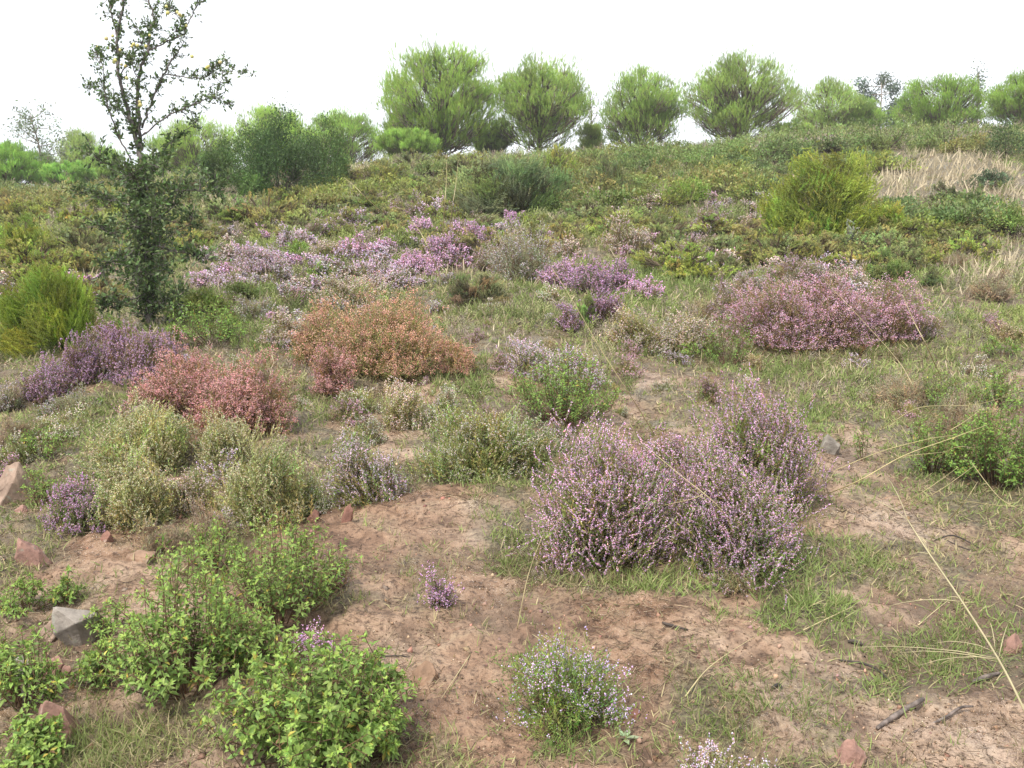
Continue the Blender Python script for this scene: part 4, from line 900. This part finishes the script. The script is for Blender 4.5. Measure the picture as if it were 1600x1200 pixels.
for q, (u, v, wp, hp, col, ti, pk, lab) in enumerate([
    (4, 788, 84, 62, TAN, (.1, .15), .7, 'large pinkish rock with grey lichen cut by the left edge'),
    (52, 888, 54, 48, PINK, (.2, -.5), .7, 'sharp pointed pink rock above the small rockrose at left'),
    (124, 1000, 92, 62, GREY, (.5, -.25), .35, 'grey speckled slab leaning like a tent on the left'),
    (70, 993, 46, 30, TAN, (.1, .1), .5, 'smaller brown rock tucked left of the grey slab'),
    (86, 1155, 74, 66, PINK, (.3, -.3), .7, 'pointed pinkish rock lowest on the left'),
    (22, 1055, 50, 28, GREY, (0, 0), .5, 'flat greyish stone at the left edge among rockroses'),
    (75, 1050, 40, 26, PINK, (.1, .2), .5, 'small pink stone half hidden under rockrose leaves'),
    (540, 824, 20, 25, RED, (0, .2), .5, 'upright little red stone at the top of the mud'),
    (488, 818, 24, 15, RED, (0, 0), .5, 'flat little red stone left of the upright one'),
    (163, 860, 26, 14, RED, (0, 0), .5, 'dark red stone under the faded yellow heather'),
    (30, 808, 24, 12, PINK, (0, 0), .5, 'thin pink stone below the large left edge rock'),
    (1300, 706, 38, 30, GREY, (.1, .1), .4, 'rounded grey stone right of the largest heather'),
    (662, 1078, 52, 30, CLAY, (0, 0), .5, 'brown earth lump on the bare mud near the bottom'),
    (1338, 1205, 56, 32, PINK, (0, .1), .5, 'pink stone at the bottom edge on the right'),
    (1537, 398, 24, 16, (.5, .36, .28), (0, .3), .5, 'pale orange stone on the upper right slope'),
    (993, 1122, 20, 12, RED, (0, 0), .5, 'small red stone beside the young green heather'),
    (1590, 1020, 40, 26, PINK, (0, .1), .5, 'reddish stone at the right edge'),
    (100, 1060, 22, 16, PINK, (0, 0), .5, 'pebble sized pink stone above the lowest left rock'),
    (215, 893, 60, 16, CLAY, (0, 0), .5, 'flat orange clay lump above the big rockrose clump'),
    (400, 875, 26, 16, CLAY, (0, 0), .5, 'small clay lump behind the rockrose tips')]):
    p, s = hit(u, v); W_ = wp*s/FPX*1.15; H_ = hp*s/FPX*1.32
    rock(2000+q, W_*1.05, W_*.75, H_*.95, col, lab, (p[0], p[1]+W_*.3, float(gz(p[0], p[1]+W_*.3))-.12*H_), q*1.7 % .8-.4, ti, peak=pk)

def limb_thing(name, label, cat, pts3, rad, mat, col, tint=(1, 1, 1), sides=6, group=None, twigs=None):
    a = np.array(pts3, float); o0 = a[0].copy(); n = len(a); m = 5
    t = np.linspace(0, n-1, (n-1)*m+1); i = np.minimum(t.astype(int), n-2); f = (t-i)[:, None]
    P0 = a[np.maximum(i-1, 0)]; P1 = a[i]; P2 = a[i+1]; P3 = a[np.minimum(i+2, n-1)]
    r = .5*((2*P1)+(-P0+P2)*f+(2*P0-5*P1+4*P2-P3)*f**2+(-P0+3*P1-3*P2+P3)*f**3) - o0
    mb = MB(); mb.tube(r, np.interp(np.linspace(0, 1, len(r)), np.linspace(0, 1, len(rad)), rad), sides, col)
    for tw in (twigs or []): mb.tube(np.array(tw[0])-o0, tw[1], 5, col)
    o = link(name, mb.mesh(name, mat, True), None, tint); o.location = tuple(o0); tag(o, label, cat, group); return o
def on(u, v, up=.0):
    p, s = hit(u, v); p = p.copy(); p[2] += up; return p
DK = (1.1, 1.0, 1.0)
limb_thing('stick', 'thick charred stick lying on mud at bottom right', 'stick', [on(1370, 1148, .008), on(1400, 1124, .012), on(1442, 1098, .02)], [.005, .0085, .007], M_BARK, (1, 1, 1), DK)
limb_thing('stick', 'thinner curved charred stick right of the thick one', 'stick', [on(1428, 1152, .004), on(1475, 1122, .012), on(1500, 1112, .02), on(1520, 1110, .02)], [.0025, .0045, .0045, .003], M_BARK, (1, 1, 1), DK)
limb_thing('stick', 'dark bent twig lying across the grassy mud at right', 'stick', [on(1310, 1030, .008), on(1345, 1036, .02), on(1372, 1044, .012), on(1396, 1060, .004)], [.0025, .0045, .004, .002], M_BARK, (1, 1, 1), (.3, .27, .26))
limb_thing('stick', 'short flat piece of grey bark near the long straw', 'stick', [on(1520, 1058, .008), on(1540, 1052, .014), on(1562, 1048, .008)], [.004, .009, .004], M_BARK, (1, 1, 1), DK)
limb_thing('stick', 'short black twig on mud under the grass tuft', 'stick', [on(1325, 1000, .008), on(1335, 1003, .012), on(1348, 1005, .008)], [.004, .007, .004], M_BARK, (1, 1, 1), (.35, .32, .3))
limb_thing('stick', 'thin dark root running over mud beside the rockrose', 'stick', [on(552, 1024, .003), on(590, 1030, .008), on(620, 1026, .006), on(640, 1028, .0)], [.002, .0035, .003, .002], M_BARK, (1, 1, 1), (.4, .35, .32))
limb_thing('stick', 'black twig pieces at the right edge of the slope', 'stick', [on(1460, 850, .004), on(1490, 846, .012), on(1530, 856, .006)], [.002, .0035, .002], M_BARK, (1, 1, 1), (.3, .28, .27), twigs=[([on(1475, 852, .01), on(1500, 860, .012), on(1520, 862, .006)], [.002, .003, .002])])
limb_thing('stick', 'dark twig fragment on the mud below the largest heather', 'stick', [on(1035, 985, .006), on(1050, 992, .012), on(1075, 997, .006)], [.004, .006, .003], M_BARK, (1, 1, 1), (.35, .3, .28))
limb_thing('stick', 'small dark chip beside the bottom lilac heather', 'stick', [on(1205, 1090, .006), on(1215, 1087, .012), on(1222, 1090, .006)], [.004, .006, .003], M_BARK, (1, 1, 1), (.4, .38, .38))

# straw stalks
STR = (.52, .43, .24); STR2 = (.48, .42, .25)
def stalk(pts, r, label, group=None, col=STR, nodes=None, blades=None):
    P = [at(u, v, d) if d else on(u, v, up) for (u, v, d, up) in pts]
    o = limb_thing('straw_stalk', label, 'grass stalk', P, [r, r*.9, r*.6, r*.35], M_STRAW, col, sides=5, group=group)
    return o
# the long one leaning in from the right, with bent side blades
d0 = [(1640, 1190, 2.35, 0), (1600, 1108, 2.38, 0), (1560, 1030, 2.45, 0), (1500, 935, 2.55, 0), (1450, 862, 2.66, 0), (1418, 812, 2.74, 0)]
P0 = [at(u, v, d) for u, v, d, _ in d0]
base = np.array([P0[0][0]+.12, P0[0][1]-.22, 0]); base[2] = float(gz(base[0], base[1]))-.01
def bl(u0, v0, dA, u1, v1, dB, r=.0011, sag=.015):
    a = at(u0, v0, dA); b = at(u1, v1, dB); m = (a+b)/2+[0, 0, sag]; return (np.array([a, (a+m)/2+[0, 0, sag*.3], m, (m+b)/2+[0, 0, sag*.3], b]), [r, r*1.2, r, r*.8, r*.4])
TW = [bl(1558, 1034, 2.45, 1405, 1020, 2.55), bl(1558, 1030, 2.45, 1435, 1040, 2.5), bl(1556, 1028, 2.45, 1330, 1012, 2.62), bl(1552, 1018, 2.45, 1460, 1005, 2.5), bl(1502, 940, 2.55, 1380, 950, 2.66), bl(1502, 938, 2.55, 1470, 942, 2.6),
      bl(1450, 860, 2.66, 1425, 835, 2.8), bl(1560, 1030, 2.45, 1575, 975, 2.5), bl(1450, 865, 2.66, 1400, 880, 2.8), bl(1418, 812, 2.74, 1330, 770, 3.0), bl(1418, 812, 2.74, 1385, 745, 3.0), bl(1555, 1015, 2.45, 1545, 970, 2.5)]
limb_thing('straw_stalk', 'longest thick pale grass stalk slanting across the bottom right corner', 'grass stalk', [base]+P0, [.0034, .0034, .003, .0024, .0018], M_STRAW, STR2, sides=6, twigs=TW)
stalk([(1022, 672, 0, 0), (985, 618, 5.05, 0), (940, 548, 5.0, 0), (895, 470, 5.0, 0), (862, 418, 5.05, 0)], .0029, 'long thin pale stalk slanting up over the central heathers')
stalk([(1284, 780, 0, .01), (1340, 752, 3.9, 0), (1412, 712, 3.95, 0), (1492, 683, 4.0, 0), (1542, 664, 4.05, 0)], .0026, 'longest straw stalk of the right-hand tuft, lying almost flat', col=(.58, .49, .25))
SL = ['arched straw just above the longest flat straw of the tuft', 'short kinked straw standing at the left end of the arched one', 'topmost whitish straw of the right-hand tuft, bent in the middle', 'left one of two parallel straws rising to the right over dark soil',
      'right one of two parallel straws rising to the right over dark soil', 'short stub of straw right of the parallel pair', 'steep straw crossing in front of the dense bright rockrose', 'straw slanting down to the right edge of the photo',
      'short straw above the darker rockrose of the tuft', 'straw lying level at the right edge below the slanting one', 'faint thin straw between the arched and the longest straw', 'brownish straw poking through the darker rockrose']
for pts in [[(1305, 735, 4.1, 0), (1375, 706, 4.1, 0), (1450, 686, 4.15, 0), (1492, 680, 4.2, 0)], [(1290, 770, 0, .01), (1296, 750, 4.0, 0), (1305, 735, 4.1, 0)],
            [(1367, 684, 0, .02), (1397, 658, 4.3, 0), (1440, 636, 4.4, 0), (1525, 632, 4.5, 0), (1600, 610, 4.5, 0)], [(1395, 805, 0, .01), (1440, 770, 3.8, 0), (1497, 730, 3.9, 0)],
            [(1405, 808, 0, .01), (1465, 768, 3.8, 0), (1522, 728, 3.9, 0)], [(1466, 786, 0, .02), (1478, 776, 3.8, 0), (1490, 767, 3.8, 0)], [(1480, 820, 0, .01), (1510, 780, 3.6, 0), (1528, 752, 3.7, 0)],
            [(1512, 758, 0, .12), (1560, 776, 3.5, 0), (1605, 800, 3.4, 0)], [(1485, 672, 4.3, 0), (1505, 660, 4.3, 0), (1530, 642, 4.3, 0)], [(1500, 795, 0, .02), (1560, 790, 3.5, 0), (1600, 790, 3.5, 0)],
            [(1370, 720, 0, .02), (1420, 712, 4.0, 0), (1480, 706, 4.05, 0)], [(1445, 740, 0, .02), (1490, 700, 4.0, 0), (1520, 700, 4.05, 0)]]:
    stalk(pts, .0020, SL.pop(0), 'straws of the right-hand tuft', (.52, .44, .23))
for (pts, lab) in [([(1470, 670, 0, 0), (1432, 612, 4.7, 0), (1405, 566, 4.75, 0), (1347, 500, 4.8, 0), (1290, 440, 4.85, 0)], 'thin stalk slanting left over the wide pink clump'),
            ([(1472, 595, 0, 0), (1450, 545, 5.9, 0), (1427, 500, 5.9, 0), (1410, 460, 5.9, 0)], 'short thin stalk right of the one over the pink clump'),
            ([(595, 330, 0, 0), (575, 312, 9.0, 0), (555, 292, 9.0, 0), (537, 277, 9.0, 0)], 'thin stalk slanting left below the pine right of the thicket'),
            ([(692, 375, 0, 0), (694, 330, 10.2, 0), (697, 290, 10.2, 0), (698, 252, 10.2, 0)], 'upright pale stalk below the tallest pine, left one'),
            ([(702, 370, 0, 0), (706, 330, 10.4, 0), (712, 290, 10.4, 0), (716, 250, 10.4, 0)], 'upright pale stalk below the tallest pine, right one'),
            ([(690, 440, 0, 0), (675, 400, 8.6, 0), (655, 360, 8.6, 0), (640, 345, 8.6, 0)], 'stalk slanting left through the lilac band'),
            ([(808, 980, 0, 0), (825, 900, 3.1, 0), (848, 836, 3.1, 0)], 'thin straw standing at the left edge of the largest heather clump'),
            ([(1070, 1095, 0, .004), (1110, 1062, 0, .02), (1180, 1010, 0, .03)], 'long straw lying on mud right of the young green heather'),
            ([(1150, 880, 0, .05), (1130, 800, 3.2, 0), (1060, 740, 3.2, 0), (1000, 690, 3.4, 0)], 'brown straw arching through the largest heather clump'),
            ([(985, 800, 4.0, 0), (1080, 780, 3.3, 0), (1105, 765, 3.3, 0)], 'short pale straw caught in the largest heather clump'),
            ([(1255, 990, 0, .01), (1330, 960, 0, .02), (1335, 958, 0, .02)], 'straw lying on the mud below the green grass patch'),
            ([(1435, 975, 0, .01), (1458, 957, 0, .03), (1481, 943, 0, .05)], 'bright yellow straw piece left of the long slanting stalk'),
            ([(1090, 640, 0, 0), (1093, 590, 5.2, 0), (1097, 545, 5.2, 0)], 'thin upright straw in front of the small rockrose at the pink clump'),
            ([(735, 1030, 0, 0), (690, 1110, 0, .01)], 'thin brown straw lying at the foot of the earth lump')]:
    Dk = .0022 if pts[0][1] > 600 else .0048
    stalk(pts, Dk, lab, col=(.56, .47, .27))

# rosette weed
rg = np.random.default_rng(8); p, s = hit(976, 1160); ro = MB(); A_ = rg.uniform(0, .3)+np.arange(9)*2.4
dr = np.stack([np.cos(A_), np.sin(A_), np.linspace(.15, .9, 9)], 1); ro.inst(leaf_t(.17, .05, .1), frames(dr, np.tile([0, 0, 1.], (9, 1))), np.zeros((9, 3)), np.linspace(.055, .03, 9), jit(rg, 9, (.42, .50, .30), .08))
o = link('rosette_weed', ro.mesh('rosette_weed', M_LEAF)); o.location = tuple(p+[0, .02, .003]); tag(o, 'pale green leaf rosette flat on mud beside the young green heather', 'weed')

# ------------------------------------------------------------------ ground cover nobody could count
def scatter(n, y0, y1, seedv, tmax=.8):
    rng = np.random.default_rng(seedv); y = y0*(y1/y0)**rng.random(n); x = y*rng.uniform(-tmax, tmax, n); return rng, x, y
BLADE = (np.array([[0, .5, 0], [0, -.5, 0], [.10, .42, .4], [.10, -.42, .4], [.34, .25, .75], [.34, -.25, .75], [.62, 0, 1.0]]),
         np.array([[0, 1, 3], [0, 3, 2], [2, 3, 5], [2, 5, 4], [4, 5, 6]]))
DRYP = [(1480, 272, 120, 34, 1), (1570, 320, 70, 26, 1), (1400, 300, 60, 26, .8), (330, 320, 50, 14, .7), (1540, 420, 60, 50, .5), (560, 272, 30, 8, .6)]
def grass():
    rng, x, y = scatter(80000, 1.7, 36, 1)
    u, v, cover, bare, lush = maps(x, y); tuft = fbm(x, y, 6, 2, 90)
    dry = field(DRYP, u, v)
    keep = rng.random(len(x)) < np.clip((cover-.12)*(.25+1.2*(tuft > .48))*1.5 + .12 + lush*.6, .05, 1)*(1-.9*np.clip(dry, 0, 1)) * np.where(bare > .8, .45, 1)
    keep &= (rng.random(len(x)) < np.where(v > 600, .55, .5)+.5*lush); x, y, cover, lush, v = [q[keep] for q in (x, y, cover, lush, v)]; n = len(x)
    g = MB(); k = 7; X = np.repeat(x, k); Y = np.repeat(y, k); LU = np.repeat(lush, k); N = len(X)
    X = X+rng.normal(0, .012+.002*Y, N); Y2 = Y+rng.normal(0, .012+.002*Y, N); Z = gz(X, Y2)-.004
    ln = rng.uniform(.014, .058, N)*(.9+.75*LU)*np.clip(Y2/6, 1, 2.2); wd = np.maximum(.0015, .6*Y2/887)
    d = norm(np.stack([rng.normal(0, .7, N), rng.normal(0, .7, N), np.full(N, 1.0)], 1))
    hue = fbm(X, Y2, 1.1, 2, 55)[:, None]; dryb = (rng.random(N) < np.clip(.42-.36*LU+.6*(hue[:, 0]-.5), .06, 1))[:, None]
    c = np.where(dryb, np.array([[.42, .36, .20]]), np.array([[.20, .28, .08]])*(1-hue*.6)+np.array([[.34, .34, .14]])*hue*.6)*rng.uniform(.75, 1.25, (N, 1))
    g.inst(BLADE, frames(d, rng=rng), np.stack([X, Y2, Z], 1), np.stack([ln*.9, wd*2, ln], 1), c)
    o = link('grass', g.mesh('grass', M_GRASS)); o['kind'] = 'stuff'
    # dry straw-coloured grass: the pale patch at the right of the crest and thin bleached blades everywhere
    g = MB(); rng, x, y = scatter(60000, 6, 34, 2); u, v, cover, bare, lush = maps(x, y); dr = field(DRYP, u, v)
    keep = rng.random(len(x)) < np.clip(dr*1.2, 0, 1)+.24*np.clip((650-v)/60, .15, 1)*(fbm(x, y, 1.6, 2, 15) > .45); x = x[keep]; y = y[keep]; dr = dr[keep]; N = len(x)
    ln = rng.uniform(.08, .34, N)*(.62+.45*dr)*np.clip(y/13, .4, 1); wd = np.maximum(.003, .65*y/887)
    d = norm(np.stack([rng.normal(.1, .42, N), rng.normal(0, .4, N), np.full(N, 1.0)], 1)); pk = fbm(x, y, .8, 2, 5)[:, None]
    c = (np.array([[.56, .48, .34]])*pk+np.array([[.46, .38, .25]])*(1-pk))*rng.uniform(.8, 1.3, (N, 1))
    g.inst(BLADE, frames(d, rng=rng), np.stack([x, y, gz(x, y)-.01], 1), np.stack([ln*.5, wd*2, ln], 1), c)
    o = link('dry_grass', g.mesh('dry_grass', M_GRASS)); o['kind'] = 'stuff'
grass()
def litter():
    g = MB(); rng, x, y = scatter(90000, 1.7, 16, 3); u, v, cover, bare, lush = maps(x, y); cl = fbm(x, y, 3.2, 3, 66)
    keep = rng.random(len(x)) < np.clip((cl-.40)*4, .08, 1)*np.where(bare > .7, .5, 1); x = x[keep]; y = y[keep]; N = len(x)
    ln = rng.uniform(.012, .06, N)*np.clip(y/5, 1, 2); z = gz(x, y)+.002; a = rng.uniform(0, 6.28, N)
    d = norm(np.stack([np.cos(a), np.sin(a), rng.normal(.12, .22, N)], 1))
    C = np.where(rng.random((N, 1)) < .4, [[.34, .26, .17]], [[.12, .085, .06]])*rng.uniform(.7, 1.3, (N, 1))
    g.inst(PRISM, frames(d, rng=rng), np.stack([x, y, z], 1), np.stack([np.maximum(.0009, .32*y/887)]*2+[ln], 1), C)
    o = link('twig_litter', g.mesh('twig_litter', M_STEM)); o['kind'] = 'stuff'
    g = MB(); rng, x, y = scatter(9000, 1.8, 8, 4); N = len(x); R = frames(rng.normal(0, 1, (N, 3)), rng=rng)
    g.inst(BLOSSOM, R, np.stack([x, y, gz(x, y)], 1), rng.uniform(.003, .006, (N, 1))*rng.uniform(.7, 1.5, (N, 3))*(1+4*rng.random((N, 1))**7), jit(rng, N, (.27, .17, .12), .35, .1))
    rng, x, y = scatter(30000, 1.7, 6.5, 14); kp = fbm(x, y, 4.5, 3, 19)+rng.normal(0, .05, len(x)) > .5; x = x[kp]; y = y[kp]; N = len(x)
    dk = rng.random((N, 1)); C = np.where(dk < .5, [[.13, .085, .055]], np.where(dk < .85, [[.30, .20, .13]], [[.48, .38, .28]]))*rng.uniform(.7, 1.3, (N, 1))
    g.inst(BLOSSOM, frames(rng.normal(0, 1, (N, 3)), rng=rng), np.stack([x, y, gz(x, y)+.001], 1), rng.uniform(.003, .0085, (N, 1))*rng.uniform(.6, 1.6, (N, 3)), C)
    o = link('gravel', g.mesh('gravel', M_STEM)); o['kind'] = 'stuff'
litter()
def low_scrub():                                                    # knee-high mixed heath that closes the slope between the bushes
    g = MB(); rng, x, y = scatter(64000, 4.6, 37, 9, .72); u, v, cover, bare, lush = maps(x, y); dr = field(DRYP, u, v)
    cl = fbm(x, y, 1.3, 3, 101); keep = (rng.random(len(x)) < np.clip((cl-.36)*4.5, 0, 1)*np.clip((640-v)/150, 0, 1)*(1-np.clip(dr, 0, 1))*(1-.75*np.clip(lush, 0, 1)))
    x = x[keep]; y = y[keep]; cl = cl[keep]; N = len(x)
    hue = fbm(x, y, .55, 2, 121)[:, None]; h2 = fbm(x, y, 1.9, 2, 131)[:, None]
    c = np.where(hue > .56, [[.29, .34, .11]], np.where(hue > .46, [[.31, .32, .15]], [[.23, .29, .09]]))*(1+rng.normal(0, .16, (N, 1)))
    c = np.where((h2 > .63), np.array([[.34, .28, .22]]), c); c = np.where(h2 < .36, np.array([[.17, .20, .075]]), c)*rng.uniform(.8, 1.2, (N, 1))
    ln = rng.uniform(.06, .17, N)*np.clip(y/14, .6, 1.7)*(.25+cl*1.5); wd = ln+.08*np.clip(y/20, .3, 1)
    d = norm(np.stack([rng.normal(0, .35, N), rng.normal(0, .35, N), np.full(N, 1.)], 1))
    g.inst(brush(14, .26, .30, .030, 8), frames(d, rng=rng), np.stack([x, y, gz(x, y)-.01], 1), np.stack([wd, wd, ln], 1), c)
    o = link('undergrowth', g.mesh('undergrowth', M_FINE)); o['kind'] = 'stuff'
low_scrub()
def added_haze():  # added volume, put in to lift the far tones
    mb = MB(); x0, x1, y0, y1, z0, z1 = -90, 90, -30, 110, -16, 22
    V = [(x, y, z) for z in (z0, z1) for y in (y0, y1) for x in (x0, x1)]
    mb.add(V, [[0, 2, 3, 1], [4, 5, 7, 6], [0, 1, 5, 4], [2, 6, 7, 3], [0, 4, 6, 2], [1, 3, 7, 5]])
    m, t, N, L = nodes_of('tone_lift'); o = N.new('ShaderNodeOutputMaterial'); v = N.new('ShaderNodeVolumePrincipled')
    v.inputs['Color'].default_value = (.96, .97, 1, 1); v.inputs['Density'].default_value = HAZE; v.inputs['Anisotropy'].default_value = .2; L.new(v.outputs[0], o.inputs['Volume'])
    ob = link('added_haze', mb.mesh('added_haze', m)); ob['kind'] = 'stuff'
HAZE = 0.0012
added_haze()
tot = sum(len(o.data.polygons) for o in SC.objects if o.type == 'MESH'); uniq = sum(len(m.polygons) for m in bpy.data.meshes)
print('objects', len(SC.objects), 'tris', tot, 'unique', uniq)
